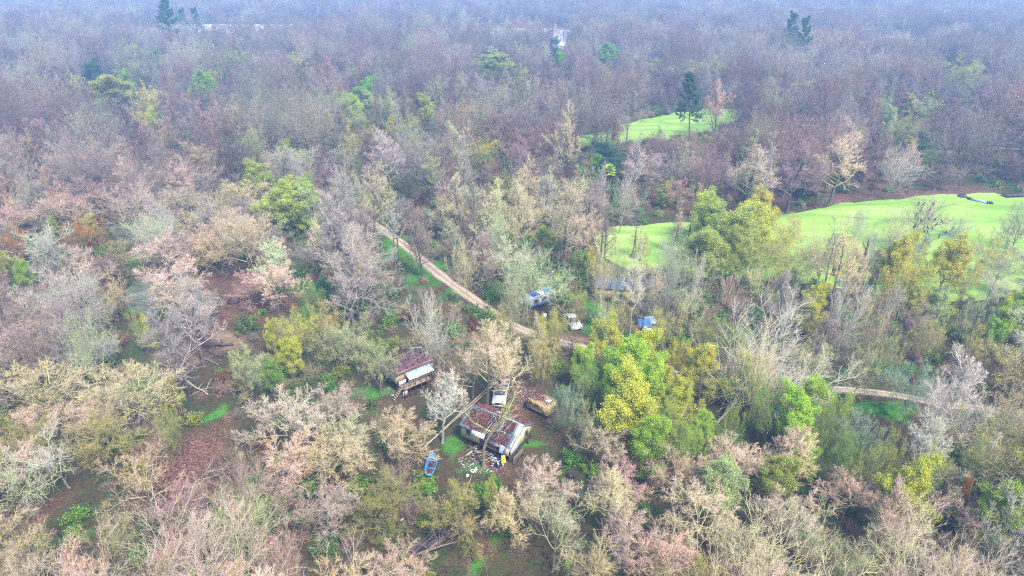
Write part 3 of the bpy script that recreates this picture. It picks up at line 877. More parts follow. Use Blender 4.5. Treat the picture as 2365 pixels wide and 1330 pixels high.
# picture x, y of the crown's middle, crown width in picture pixels, form, tone
PLACED = [
    (2122, 488, 140, 'vase', 'bird'),
    # leafy ones
    (1640, 498, 105, 'leafround', 'oliveleaf'), (1640, 472, 85, 'leafround', 'yellow'), (1735, 500, 130, 'leafround', 'yellow'), (1700, 520, 110, 'leafround', 'oliveleaf'), (1760, 478, 90, 'leafround', 'gold'), (1815, 520, 105, 'thin', 'ochre'),
    (1600, 590, 115, 'thin', 'pale'), (1690, 600, 100, 'thin', 'oliveleaf'), (1770, 585, 90, 'thin', 'ochre'), (1850, 598, 130, 'thin', 'ochre'),
    (1876, 680, 58, 'leafround', 'yellow'), (1868, 720, 55, 'leafround', 'yellow'), (2035, 612, 75, 'leafround', 'lime'), (2065, 585, 75, 'leafround', 'gold'), (2125, 600, 95, 'thin', 'gold'), (2185, 600, 95, 'leafround', 'gold'),
    (2270, 565, 115, 'thin', 'ochre'), (1388, 778, 92, 'leafround', 'yellow'), (1450, 825, 110, 'leafround', 'lime'), (1390, 850, 105, 'leafvase', 'green'), (1545, 782, 95, 'thin', 'ochre'),
    (1655, 785, 110, 'leafvase', 'oliveleaf'), (1625, 860, 110, 'leafround', 'gold'), (1450, 930, 125, 'leafround', 'gold'), (1545, 895, 85, 'leafround', 'yellow'), (1500, 870, 75, 'leafround', 'lime'),
    (1545, 990, 125, 'leafvase', 'lime'), (1500, 960, 85, 'leafround', 'oliveleaf'), (1625, 985, 72, 'leafround', 'lime'), (1800, 925, 100, 'leafvase', 'green'), (1888, 905, 80, 'leafround', 'lime'), (1900, 985, 95, 'leafvase', 'green'),
    (1975, 1010, 115, 'thin', 'bluegreen'), (2000, 1070, 110, 'thin', 'oliveleaf'), (1930, 1055, 90, 'leafvase', 'green'), (2085, 1120, 112, 'leafround', 'yellow'), (2325, 1150, 105, 'leafround', 'lime'), (1700, 985, 60, 'thin', 'oliveleaf'),
    (685, 765, 105, 'thin', 'yellow'), (665, 820, 75, 'leafround', 'yellow'), (740, 740, 80, 'thin', 'ochre'), (820, 790, 150, 'thin', 'pale'), (870, 840, 105, 'thin', 'pale'),
    (602, 415, 92, 'leafround', 'oliveleaf'), (640, 465, 105, 'leafround', 'oliveleaf'), (715, 448, 85, 'leafround', 'oliveleaf'), (690, 470, 75, 'leafround', 'pale'), (655, 340, 30, 'leafround', 'lime'), (595, 355, 22, 'leafround', 'yellow'),
    (1118, 345, 80, 'thin', 'yellow'), (823, 240, 34, 'leafround', 'lime'), (897, 288, 30, 'leafround', 'gold'), (838, 275, 60, 'thin', 'pale'),
    (255, 195, 95, 'leafround', 'oliveleaf'), (298, 185, 40, 'leafround', 'green'), (222, 165, 55, 'leafround', 'deep'), (480, 192, 62, 'leafround', 'green'), (497, 175, 40, 'thin', 'gold'), (340, 230, 80, 'thin', 'ochre'), (340, 265, 60, 'thin', 'yellow'),
    (550, 135, 62, 'thin', 'oliveleaf'), (370, 125, 30, 'leafround', 'green'), (690, 142, 66, 'thin', 'ochre'), (165, 185, 42, 'thin', 'gold'), (1135, 145, 98, 'leafround', 'oliveleaf'), (1205, 170, 42, 'thin', 'gold'),
    (838, 205, 48, 'leafround', 'green'), (1285, 105, 42, 'leafround', 'deep'), (1290, 140, 40, 'leafround', 'green'), (1410, 120, 62, 'leafround', 'green'), (1510, 150, 50, 'thin', 'oliveleaf'), (990, 245, 40, 'leafround', 'oliveleaf'), (945, 285, 55, 'thin', 'oliveleaf'),
    (1412, 365, 85, 'leafround', 'deep'), (1385, 385, 50, 'leafround', 'green'), (2090, 295, 62, 'leafvase', 'oliveleaf'), (2140, 245, 60, 'thin', 'pale'), (2160, 360, 50, 'thin', 'green'), (2215, 170, 110, 'thin', 'oliveleaf'), (2050, 240, 45, 'thin', 'pale'),
    (2345, 740, 85, 'leafround', 'lime'), (2265, 730, 75, 'thin', 'pale'), (2330, 705, 60, 'leafround', 'yellow'), (2110, 695, 48, 'leafround', 'yellow'), (2160, 780, 80, 'thin', 'ochre'), (2240, 790, 75, 'thin', 'ochre'),
    (2085, 830, 65, 'thin', 'pale'), (1985, 850, 90, 'thin', 'pale'), (1880, 835, 95, 'thin', 'pale'), (2110, 890, 125, 'thin', 'bluegreen'), (2300, 770, 60, 'leafround', 'green'), (1545, 632, 55, 'leafround', 'green'),
    (15, 605, 34, 'leafround', 'yellow'), (42, 625, 42, 'leafround', 'lime'), (335, 760, 42, 'leafround', 'yellow'), (310, 755, 34, 'thin', 'oliveleaf'), (200, 535, 95, 'thin', 'orange'), (130, 525, 40, 'leafround', 'oliveleaf'), (205, 515, 32, 'leafround', 'yellow'), (40, 560, 60, 'thin', 'orange'),
    (1322, 938, 95, 'thin', 'bluegreen'), (1340, 975, 75, 'thin', 'pale'), (570, 850, 90, 'thin', 'pale'), (625, 865, 48, 'leafround', 'green'), (620, 775, 30, 'leafround', 'yellow'), (1060, 490, 60, 'thin', 'orange'), (1255, 540, 40, 'leafround', 'oliveleaf'),
    (1280, 525, 38, 'leafround', 'lime'), (1480, 570, 44, 'thin', 'ochre'), (1370, 605, 46, 'thin', 'yellow'), (400, 905, 42, 'leafround', 'gold'), (390, 985, 50, 'thin', 'oliveleaf'), (1140, 1145, 50, 'leafround', 'oliveleaf'), (1210, 650, 55, 'thin', 'oliveleaf'),
    (1165, 745, 60, 'thin', 'ochre'), (1290, 760, 75, 'thin', 'ochre'), (1255, 825, 70, 'thin', 'ochre'), (1335, 700, 45, 'thin', 'ochre'), (1440, 745, 70, 'thin', 'ochre'), (2225, 1135, 26, 'leafround', 'orange'), (1530, 440, 30, 'leafround', 'oliveleaf'), (1260, 770, 55, 'thin', 'yellow'),
    (720, 690, 60, 'leafvase', 'green'), (750, 660, 50, 'leafround', 'deep'), (1610, 455, 45, 'thin', 'ochre'), (2010, 700, 40, 'thin', 'oliveleaf'), (940, 430, 60, 'leafvase', 'deep'), (900, 410, 50, 'leafround', 'oliveleaf'), (1170, 430, 60, 'thin', 'oliveleaf'),
    (1560, 605, 85, 'thin', 'pale'), (2080, 640, 85, 'thin', 'gold'), (2150, 645, 95, 'thin', 'yellow'), (2235, 640, 95, 'thin', 'ochre'), (1900, 600, 80, 'thin', 'ochre'), (1640, 565, 100, 'leafround', 'oliveleaf'), (1800, 560, 95, 'thin', 'yellow'), (1705, 565, 90, 'leafround', 'oliveleaf'),
    (1345, 835, 80, 'leafround', 'lime'), (1475, 800, 80, 'leafround', 'yellow'), (1420, 885, 95, 'leafround', 'lime'), (1590, 930, 90, 'leafround', 'yellow'), (1500, 1000, 90, 'leafround', 'lime'), (1590, 820, 85, 'thin', 'gold'), (1360, 890, 80, 'leafvase', 'green'), (1580, 1030, 80, 'leafvase', 'lime'),
    (1850, 960, 90, 'leafround', 'lime'), (1940, 950, 80, 'thin', 'lime'), (1760, 950, 70, 'leafvase', 'green'), (1960, 1060, 80, 'leafvase', 'green'), (2040, 1040, 80, 'thin', 'oliveleaf'), (1720, 800, 70, 'thin', 'oliveleaf'), (2260, 1080, 80, 'leafvase', 'green'), (2150, 1080, 70, 'thin', 'oliveleaf'),
    # bare ones
    (1490, 672, 60, 'oval', 'grey'), (1235, 772, 60, 'oval', 'tan'),
    (1985, 520, 80, 'vase', 'grey'), (2062, 520, 70, 'vase', 'pink'), (2200, 540, 80, 'vase', 'grey'), (2345, 495, 90, 'vase', 'grey'),
    (790, 470, 120, 'vase', 'grey'), (845, 495, 80, 'gnarled', 'grey'), (860, 440, 100, 'oval', 'tan'), (1470, 655, 80, 'gnarled', 'lichen'), (1395, 640, 70, 'vase', 'tan'), (1880, 575, 80, 'vase', 'tan'), (1965, 610, 90, 'oval', 'tan'), (2020, 590, 70, 'vase', 'grey'), (2300, 625, 80, 'gnarled', 'grey'), (1540, 600, 70, 'vase', 'grey'), (2130, 555, 70, 'spread', 'grey'),
    (290, 880, 210, 'spread', 'tan'), (85, 870, 200, 'spread', 'tan'), (130, 1040, 190, 'gnarled', 'silver'), (30, 1105, 130, 'gnarled', 'lichen'), (330, 1085, 165, 'gnarled', 'tan'), (205, 960, 150, 'spread', 'pink'), (60, 965, 130, 'spread', 'pink'),
    (560, 1125, 190, 'vase', 'pink'), (655, 950, 200, 'spread', 'pink'), (765, 930, 150, 'spread', 'pink'), (740, 1180, 190, 'spread', 'pink'), (545, 1250, 200, 'vase', 'lichen'), (400, 1265, 120, 'spread', 'rose'), (650, 1315, 130, 'vase', 'pink'), (230, 1250, 170, 'gnarled', 'tan'),
    (905, 1300, 170, 'spread', 'pink'), (925, 985, 165, 'spread', 'tan'), (770, 1040, 170, 'spread', 'tan'), (905, 1112, 125, 'spread', 'olive'), (1015, 900, 105, 'oval', 'silver'), (860, 1180, 140, 'spread', 'olive'), (90, 1290, 170, 'gnarled', 'tan'),
    (1250, 1115, 185, 'spread', 'pink'), (1390, 1010, 150, 'spread', 'pink'), (1420, 1110, 170, 'spread', 'pink'), (1560, 1080, 150, 'spread', 'pink'), (1690, 1060, 180, 'spread', 'tan'), (1835, 1035, 110, 'oval', 'pink'), (1960, 1130, 165, 'spread', 'pink'), (2055, 1165, 70, 'oval', 'pink'),
    (1280, 1225, 200, 'gnarled', 'lichen'), (1450, 1230, 190, 'spread', 'pink'), (1620, 1180, 190, 'spread', 'tan'), (1730, 1255, 170, 'spread', 'tan'), (1830, 1180, 150, 'spread', 'pink'), (1930, 1245, 220, 'gnarled', 'lichen'), (2110, 1240, 180, 'spread', 'tan'), (2320, 1250, 170, 'gnarled', 'silver'), (2210, 1170, 130, 'spread', 'pink'),
    (1560, 1300, 180, 'spread', 'pink'), (1370, 1310, 160, 'gnarled', 'tan'), (2230, 1310, 150, 'spread', 'tan'), (1180, 1180, 150, 'spread', 'tan'), (2150, 1015, 125, 'oval', 'silver'), (2215, 905, 160, 'oval', 'silver'), (2320, 950, 140, 'gnarled', 'tan'), (2270, 1040, 130, 'gnarled', 'tan'), (2180, 950, 110, 'vase', 'silver'),
    (1760, 855, 150, 'vase', 'tan'), (975, 745, 125, 'vase', 'silver'), (785, 515, 185, 'oval', 'grey'), (800, 610, 130, 'oval', 'grey'), (730, 580, 130, 'gnarled', 'grey'), (910, 500, 78, 'gnarled', 'grey'), (530, 540, 180, 'spread', 'tan'), (625, 575, 95, 'spread', 'pink'), (630, 640, 130, 'spread', 'pink'), (565, 440, 140, 'spread', 'tan'), (510, 560, 120, 'spread', 'tan'),
    (215, 450, 165, 'spread', 'rose'), (120, 480, 140, 'spread', 'pink'), (390, 455, 140, 'spread', 'pink'), (300, 575, 110, 'vase', 'silver'), (395, 560, 120, 'spread', 'pink'), (390, 640, 170, 'spread', 'pink'), (320, 620, 140, 'spread', 'pink'), (60, 690, 125, 'gnarled', 'grey'), (170, 690, 130, 'vase', 'grey'), (255, 680, 100, 'gnarled', 'tan'), (200, 780, 110, 'vase', 'lichen'), (90, 560, 140, 'gnarled', 'silver'), (440, 700, 120, 'oval', 'grey'),
    (1080, 615, 88, 'vase', 'tan'), (1210, 630, 150, 'vase', 'lichen'), (1275, 655, 130, 'gnarled', 'lichen'), (1120, 790, 130, 'oval', 'tan'), (1090, 845, 130, 'gnarled', 'tan'), (1185, 810, 110, 'oval', 'tan'), (1175, 690, 80, 'vase', 'lichen'), (1435, 445, 115, 'vase', 'silver'), (1400, 745, 60, 'vase', 'lichen'), (1960, 710, 105, 'vase', 'silver'), (2020, 760, 110, 'vase', 'tan'), (1690, 670, 62, 'gnarled', 'pink'),
    (1310, 490, 110, 'oval', 'tan'), (1210, 470, 110, 'oval', 'tan'), (1060, 450, 90, 'oval', 'tan'), (1160, 530, 80, 'vase', 'lichen'), (1110, 570, 70, 'oval', 'brown'), (960, 575, 60, 'gnarled', 'tan'), (1130, 620, 60, 'gnarled', 'brown'), (1510, 380, 130, 'spread', 'pink'), (1620, 385, 130, 'spread', 'pink'), (1740, 390, 130, 'oval', 'pink'), (1860, 390, 140, 'oval', 'brown'), (1600, 345, 110, 'spread', 'rose'), (2100, 400, 120, 'vase', 'silver'), (1985, 385, 120, 'oval', 'tan'),
    (1950, 570, 80, 'tall', 'tan'), (1925, 560, 60, 'tall', 'grey'), (2085, 560, 90, 'spread', 'grey'), (2355, 520, 75, 'gnarled', 'dark'), (2340, 580, 65, 'spread', 'grey'), (2330, 680, 130, 'gnarled', 'silver'), (1760, 650, 80, 'gnarled', 'tan'), (1900, 760, 80, 'oval', 'brown'), (2120, 740, 100, 'gnarled', 'brown'), (2060, 690, 90, 'gnarled', 'grey'),
    (1505, 660, 100, 'gnarled', 'tan'), (1420, 600, 80, 'vase', 'lichen'), (1545, 655, 70, 'vase', 'grey'), (1590, 700, 80, 'gnarled', 'lichen'), (1620, 640, 80, 'vase', 'silver'), (1730, 715, 90, 'gnarled', 'brown'), (1560, 500, 40, 'tall', 'pink'), (1400, 535, 60, 'tall', 'brown'), (1010, 790, 60, 'gnarled', 'silver'),
    (700, 385, 130, 'vase', 'silver'), (630, 375, 100, 'vase', 'tan'), (570, 330, 90, 'vase', 'lichen'), (590, 265, 90, 'vase', 'grey'), (900, 350, 120, 'oval', 'silver'), (1040, 335, 95, 'oval', 'lichen'), (1150, 275, 85, 'spread', 'rose'), (1070, 270, 80, 'spread', 'rose'), (1300, 300, 95, 'oval', 'tan'), (1450, 270, 110, 'gnarled', 'grey'), (1375, 260, 90, 'gnarled', 'grey'), (770, 450, 120, 'oval', 'grey'),
    (140, 380, 130, 'spread', 'pink'), (280, 350, 130, 'spread', 'pink'), (80, 300, 110, 'spread', 'rose'), (450, 360, 120, 'spread', 'tan'), (360, 410, 110, 'spread', 'pink'), (1830, 275, 40, 'oval', 'rose'), (1660, 225, 60, 'oval', 'pink'),
]
SPECIAL = [   # pines and palms
    (383, 30, 42, 'pine', 'deep'), (421, 38, 24, 'pine', 'deep'), (450, 40, 26, 'pine', 'deep'), (1605, 225, 66, 'pine', 'deep'), (1828, 62, 34, 'pine', 'deep'), (1858, 78, 38, 'pine', 'deep'),
    (1403, 393, 34, 'palm', 'lime'), (1719, 353, 24, 'palm', 'green'),
]
CLEAR = [(1448, 706, 75, 24), (1425, 318, 60, 12),   # openings in the canopy: picture ellipses no chance-grown crown may cover
    (1148, 1000, 100, 95), (1155, 905, 32, 42), (1245, 930, 40, 28), (995, 1075, 34, 44), (1095, 1090, 34, 24), (1190, 1090, 60, 26), (950, 840, 52, 42), (935, 895, 40, 14), (480, 1050, 34, 46), (535, 740, 38, 70), (505, 645, 30, 34), (490, 815, 44, 38), (450, 885, 46, 26), (465, 950, 24, 26),
    (1240, 688, 42, 22), (1442, 684, 88, 32), (1320, 742, 24, 18), (1350, 680, 22, 48), (1495, 755, 24, 18), (1412, 727, 10, 12), (1020, 1245, 45, 28), (300, 540, 26, 18), (355, 690, 36, 30), (2050, 965, 62, 22), (2030, 905, 70, 10), (1120, 1310, 44, 26), (75, 1210, 46, 52), (1055, 1050, 18, 34),
    (1640, 470, 25, 15), (2000, 530, 120, 45), (2260, 500, 80, 50), (1480, 560, 80, 28), (1560, 285, 130, 22), (2120, 480, 70, 50), (1700, 930, 45, 45), (1990, 760, 10, 10), (1010, 590, 20, 25), (915, 580, 25, 40), (2365, 470, 60, 20), (1320, 1195, 22, 16), (1280, 1005, 30, 14), (2340, 340, 30, 10), (2350, 275, 20, 8), (1385, 355, 60, 22), (1138, 660, 14, 8), (920, 592, 10, 40), (1085, 770, 30, 22), (1015, 650, 26, 20), (960, 690, 36, 20),
]
for a, b in zip(range(3, 10), range(4, 11)):
    for t in (0, .5):
        p = ROAD[a] * (1 - t) + ROAD[b] * t
        q = picture_of(p[0], p[1], 0.)
        CLEAR.append((float(q[0]), float(q[1]), 17, 15))
CLEAR += [(p[0], p[1], p[2] * .42, p[2] * .42) for p in PLACED if p[3] in ('leafround', 'leafvase', 'thin') ]
CLEAR_A = np.array(CLEAR, float)

def variants_of(form):
    return sorted(k for k in TREES if k.rstrip('0123456789') == form)

rngp = random.Random(5)
stand = []            # every tree of the near and middle wood: dict(form key, x, y, scale, hscale, rz, tone, photo x, y)
def try_place(px, py, wpx, form, tone):
    """the tree whose crown's middle shows at (px, py): a real width, so a real place"""
    key = rngp.choice(variants_of(form))
    g = TREES[key]
    zc = 9.0
    for _ in range(6):
        x, y = ground_at(px, py, zc)
        f = y * CP + (CAM_H - zc) * SP
        s = wpx * f / FPX / g['W']
        if form == 'pine': s = min(s, 1.7)
        hs = max(.62, min(1.12, s)) if form not in ('pine', 'palm') else s
        if form == 'spread': hs *= .9
        if py < 330: hs *= 1.15
        zc = g['zc'] * hs
    return dict(key=key, form=form, x=x, y=y, s=s, hs=hs, tone=tone, px=px, py=py, f=f, placed=True)
for p in PLACED + SPECIAL:
    stand.append(try_place(*p))
# a tree may not stand in water or on the road: move such a one to the nearest bank or verge
for t in stand:
    for _ in range(70):
        if t['form'] in ('tall', 'pine'): break
        sd = float(signed_distance(POND, np.array([t['x']]), np.array([t['y']]))[0])
        if -30 < sd < .6 and t['py'] < 430: t['y'] += .8; continue
        dx = min(float(line_distance(ROAD, np.array([t['x']]), np.array([t['y']]))[0]) - 2.6, float(signed_distance(SWAMP[1], np.array([t['x']]), np.array([t['y']]))[0]) - .5)
        if dx > 0: break
        t['y'] += .5 if rngp.random() < .7 else -.2

ox, oy = 0, 0
HOUSE = ground_at(1147, 1018)
HOUSES = [(HOUSE, 6.5), (ground_at(944, 868), 6.0), (ground_at(1155, 915), 3.4), (ground_at(1248, 945), 3.4), (ground_at(1240, 705), 5.5), (ground_at(1460, 705), 9.), (ground_at(1320, 748), 3.), (ground_at(995, 1080), 3.2)]

def region_tone(px, py, r):
    if py > 850:
        c = [('pink', 4), ('tan', 4), ('lichen', 1.3), ('olive', 1.2), ('silver', .6), ('rose', .7)]
        if px > 1350: c = [('pink', 3.5), ('tan', 4.5), ('lichen', 1.8), ('olive', 1.2), ('silver', .8)]
    elif py > 430:
        if px < 700: c = [('pink', 2.4), ('grey', 3), ('tan', 1.4), ('silver', .8), ('lichen', 1), ('brown', 2.6), ('rose', .8)]
        elif px < 1350: c = [('grey', 2.5), ('tan', 3), ('lichen', 1.8), ('brown', 1.2), ('silver', 1)]
        else: c = [('tan', 2.2), ('grey', 2), ('brown', 2), ('lichen', 1.8), ('silver', 1)]
    elif py > 230:
        if px < 500: c = [('pink', .6), ('rose', 1.8), ('grey', 2.6), ('brown', 3.4), ('tan', .5)]
        elif px < 1000: c = [('grey', 3.6), ('silver', 1), ('lichen', 1.2), ('brown', 2.8), ('tan', .6)]
        else: c = [('rose', 1.6), ('pink', .5), ('grey', 2.6), ('brown', 3.6), ('tan', .5), ('lichen', .6)]
    else:
        c = [('grey', 3.5), ('brown', 2.6), ('silver', 1), ('lichen', .9), ('rose', 1.2), ('tan', .6)]
    return r.choices([a for a, _ in c], [b for _, b in c])[0]

def region_form(px, py, r):
    if py > 850: c = [('spread', 5), ('gnarled', 2.4), ('vase', 1.2), ('oval', .8)]
    elif px < 700 and py > 330: c = [('spread', 4.5), ('gnarled', 2), ('vase', 1.6), ('oval', 1.6)]
    else: c = [('oval', 3), ('vase', 2.6), ('gnarled', 2.2), ('spread', 1.6), ('tall', 1.6)]
    return r.choices([a for a, _ in c], [b for _, b in c])[0]

r = random.Random(11)
rows = []
yv = 26.0
while yv < 1500:
    sp = 5.0 if yv < 150 else (6.0 if yv < 420 else 6.0 + (yv - 420) * .0055)
    half = 50 + .84 * yv
    xv = -half + r.uniform(0, sp)
    while xv < half:
        rows.append((xv + r.uniform(-.42, .42) * sp, yv + r.uniform(-.42, .42) * sp))
        xv += sp
    yv += sp
cand = np.array(rows)
keep = np.ones(len(cand), bool)
keep &= line_distance(ROAD[:11], cand[:, 0], cand[:, 1]) > 3.6
keep &= line_distance(ROAD[10:], cand[:, 0], cand[:, 1]) > 2.0
keep &= line_distance(FARROAD, cand[:, 0], cand[:, 1]) > 3.0
for p in (POND, FARPOND): keep &= signed_distance(p, cand[:, 0], cand[:, 1]) > 1.2
for p in SWAMP: keep &= signed_distance(p, cand[:, 0], cand[:, 1]) > 1.0
rsd = np.minimum(signed_distance(RIVER, cand[:, 0], cand[:, 1]), signed_distance(POOL, cand[:, 0], cand[:, 1]))
keep &= (rsd > 3) | ((rsd > -45) & (np.random.default_rng(4).uniform(0, 1, len(cand)) < .13))
for (hx, hy), rad in HOUSES: keep &= np.hypot(cand[:, 0] - hx, cand[:, 1] - hy) > rad + 2.0
cand = cand[keep]
px_c, py_c, f_c = picture_of(cand[:, 0], cand[:, 1], 7.5)
pl = np.array([(t['x'], t['y'], TREES[t['key']]['W'] * t['s']) for t in stand])
chance, far_pts = [], []
for (x, y), px, py, f in zip(cand, px_c, py_c, f_c):
    form = region_form(px, py, r); tone = region_tone(px, py, r)
    if px > 1450 and 540 < py < 930 and r.random() < .46 or 560 < px < 900 and 680 < py < 860 and r.random() < .3 or px > 1330 and 740 < py < 1040 and r.random() < .25:
        form = r.choice(['thin', 'thin', 'leafround', 'leafvase']); tone = r.choice(['ochre', 'oliveleaf', 'pale', 'oliveleaf', 'yellow', 'lime', 'green'] if px > 1900 or px < 900 or py > 740 else ['ochre', 'yellow', 'gold', 'oliveleaf', 'pale'])
    elif 1620 < px < 2120 and 850 < py < 1090 and r.random() < .6 or px > 2180 and 660 < py < 820 and r.random() < .5:
        form = r.choice(['leafround', 'leafvase', 'thin']); tone = r.choice(['lime', 'green', 'lime', 'oliveleaf', 'pale'])
    elif py < 330 and r.random() < .05:
        form = r.choice(['thin', 'leafround']); tone = r.choice(['oliveleaf', 'green', 'pale', 'ochre'])
    key = r.choice(variants_of(form))
    g = TREES[key]
    s = r.uniform(.72, 1.12) * (.92 if form == 'spread' else .85)
    hs = s * r.uniform(.9, 1.15) * (.88 if form == 'spread' else 1)
    W = g['W'] * s
    cpx, cpy, cf = [float(v) for v in picture_of(x, y, g['zc'] * hs)]
    rc = W / 2 * FPX / cf
    if y < 700:
        q = np.hypot((CLEAR_A[:, 0] - cpx) / (CLEAR_A[:, 2] * .9 + .62 * rc), (CLEAR_A[:, 1] - cpy) / (CLEAR_A[:, 3] * .9 + .5 * rc))
        if (q < 1).any(): continue
        dd = np.hypot(pl[:, 0] - x, pl[:, 1] - y)
        if (dd < .24 * (pl[:, 2] + W)).any(): continue
    rec = dict(key=key, form=form, x=float(x), y=float(y), s=s, hs=hs, tone=tone, px=cpx, py=cpy, f=cf, placed=False)
    seen = -60 < cpx < 2425 and -20 < cpy < 1330 + rc * .6
    rec['seen'] = seen
    chance.append(rec)
# ------------------------------------------------------------------ labels that point to one tree
MARKS = [('the collapsed house', 1148, 985), ('the blue boat shell', 995, 1075), ('the rusted camper', 1245, 930), ('the white pickup wreck', 1155, 900), ('the purple-roofed house', 945, 835), ("the road's hidden far end", 850, 510),
         ("the road's grassy verge", 950, 610), ("the road's middle bend", 1180, 755), ('the blue-roofed trailer', 1240, 685), ('the dark-roofed tan house', 1440, 680), ('the white car wreck', 1320, 740), ('the red-leaf clearing', 475, 1050), ('the brown open clearing', 540, 730), ('the fallen logs', 495, 815),
         ('the bird-filled tree', 2120, 490), ("the big pond's left end", 1400, 560), ("the big pond's far bank", 1900, 470), ("the big pond's near bank", 1850, 665), ('the small far pond', 1560, 285), ('the dark evergreen clump', 1410, 370), ('the grassy right-hand track', 2050, 930), ('the leaning bare trunks', 1700, 910),
         ('the utility pole', 920, 590), ('the murky swamp pool', 355, 690), ('the far swamp pool', 300, 540), ('the dark brush heap', 1015, 1240), ("the photo's bottom left corner", 20, 1310), ("the photo's bottom right corner", 2345, 1310), ("the left edge's middle", 0, 660), ("the left edge's upper part", 0, 350),
         ("the right edge's middle", 2365, 740), ("the bottom edge's middle", 1330, 1325), ("the photo's top edge", 1180, 0), ('the far pale river', 600, 55), ('the three far pines', 410, 35), ("the photo's top left corner", 0, 0), ("the photo's top right corner", 2365, 0), ('the tall dark pine', 1605, 225), ('the far orange track', 2290, 345)]
ORD = ['', 'second ', 'third ', 'fourth ', 'fifth ', 'sixth ', 'seventh ', 'eighth ', 'ninth ', 'tenth ', 'eleventh ', 'twelfth ', 'thirteenth ', 'fourteenth ']
FORMW = {'spread': 'broad bare tree', 'vase': 'vase-shaped bare tree', 'oval': 'tall bare tree', 'tall': 'slender bare tree', 'gnarled': 'crooked bare tree', 'leafround': 'bushy leafy tree', 'leafvase': 'loose leafy tree', 'thin': 'thinly leaved tree', 'pine': 'pine tree', 'palm': 'fan palm'}

def relate(px, py):
    best = min(MARKS, key=lambda m: math.hypot(m[1] - px, (m[2] - py) * 1.3))
    dx, dy = px - best[1], py - best[2]
    d = math.hypot(dx, dy)
    if best[0] in ("the photo's bottom left corner", "the photo's bottom right corner", "the left edge's middle", "the left edge's upper part", "the right edge's middle", "the bottom edge's middle", "the photo's top edge", "the photo's top left corner", "the photo's top right corner"):
        w = 'towards'
    elif abs(dx) > abs(dy) * 1.15: w = 'left of' if dx < 0 else 'right of'
    else: w = 'behind' if dy < 0 else 'in front of'
    return w + ' ' + best[0], d

def label_all(trees):
    by = {}
    for t in trees:
        rel, d = relate(t['px'], t['py'])
        t['base'] = (TONES[t['tone']][3] + ' ' + FORMW[t['form']] + ' ' + rel)
        t['dist'] = d
        by.setdefault(t['base'], []).append(t)
    for b, ts in by.items():
        ts.sort(key=lambda t: t['dist'])
        for i, t in enumerate(ts):
            t['label'] = b if len(ts) == 1 else b + ', ' + ORD[min(i, 13)] + 'closest to it'

BARE = ('spread', 'vase', 'oval', 'tall', 'gnarled')
chance_seen = sorted([t for t in chance if t['seen']], key=lambda t: t['f'])
room = 299 - sum(t['form'] in BARE for t in stand)
near_bare = [t for t in chance_seen if t['form'] in BARE][:room]
near_leafy = [t for t in chance_seen if t['form'] not in BARE and t['f'] < 420]
single = stand + near_bare + near_leafy
lone = set(id(t) for t in single)
massed = [t for t in chance if id(t) not in lone]
label_all(single)

KIND = {'pine': ('pine_tree', 'pine tree', 'dark pines standing above the bare woods'), 'palm': ('palm_tree', 'palm tree', 'palms among the bare trees')}
for f in BARE: KIND[f] = ('bare_tree', 'bare tree', 'bare winter trees of the near woods')
for f in ('leafround', 'leafvase', 'thin'): KIND[f] = ('leafy_tree', 'leafy tree', 'leafy trees scattered through the bare woods')
rt = random.Random(3)
for t in single:
    g = TREES[t['key']]
    tips, inner, bark, _ = TONES[t['tone']]
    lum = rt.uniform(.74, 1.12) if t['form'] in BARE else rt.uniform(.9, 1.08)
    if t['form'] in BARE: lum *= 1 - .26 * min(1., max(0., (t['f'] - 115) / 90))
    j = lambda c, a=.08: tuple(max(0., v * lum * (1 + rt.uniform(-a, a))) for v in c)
    nm, cat, grp = KIND[t['form']]
    root = thing(nm, t['label'], cat, (t['x'], t['y'], gz(t['x'], t['y'])), rt.uniform(0, 6.28), grp)
    root.scale = (t['s'], t['s'], t['hs'])
    leafy = g.get('leaf_mesh') is not None
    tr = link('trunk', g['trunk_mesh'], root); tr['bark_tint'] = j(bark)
    cr = link('branches' if leafy else 'crown', g['crown_mesh'], root)
    if leafy:
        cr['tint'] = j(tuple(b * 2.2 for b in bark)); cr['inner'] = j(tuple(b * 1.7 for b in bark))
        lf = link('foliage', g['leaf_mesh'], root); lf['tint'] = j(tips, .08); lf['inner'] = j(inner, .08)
    else:
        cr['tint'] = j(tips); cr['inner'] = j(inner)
    t['root'] = root

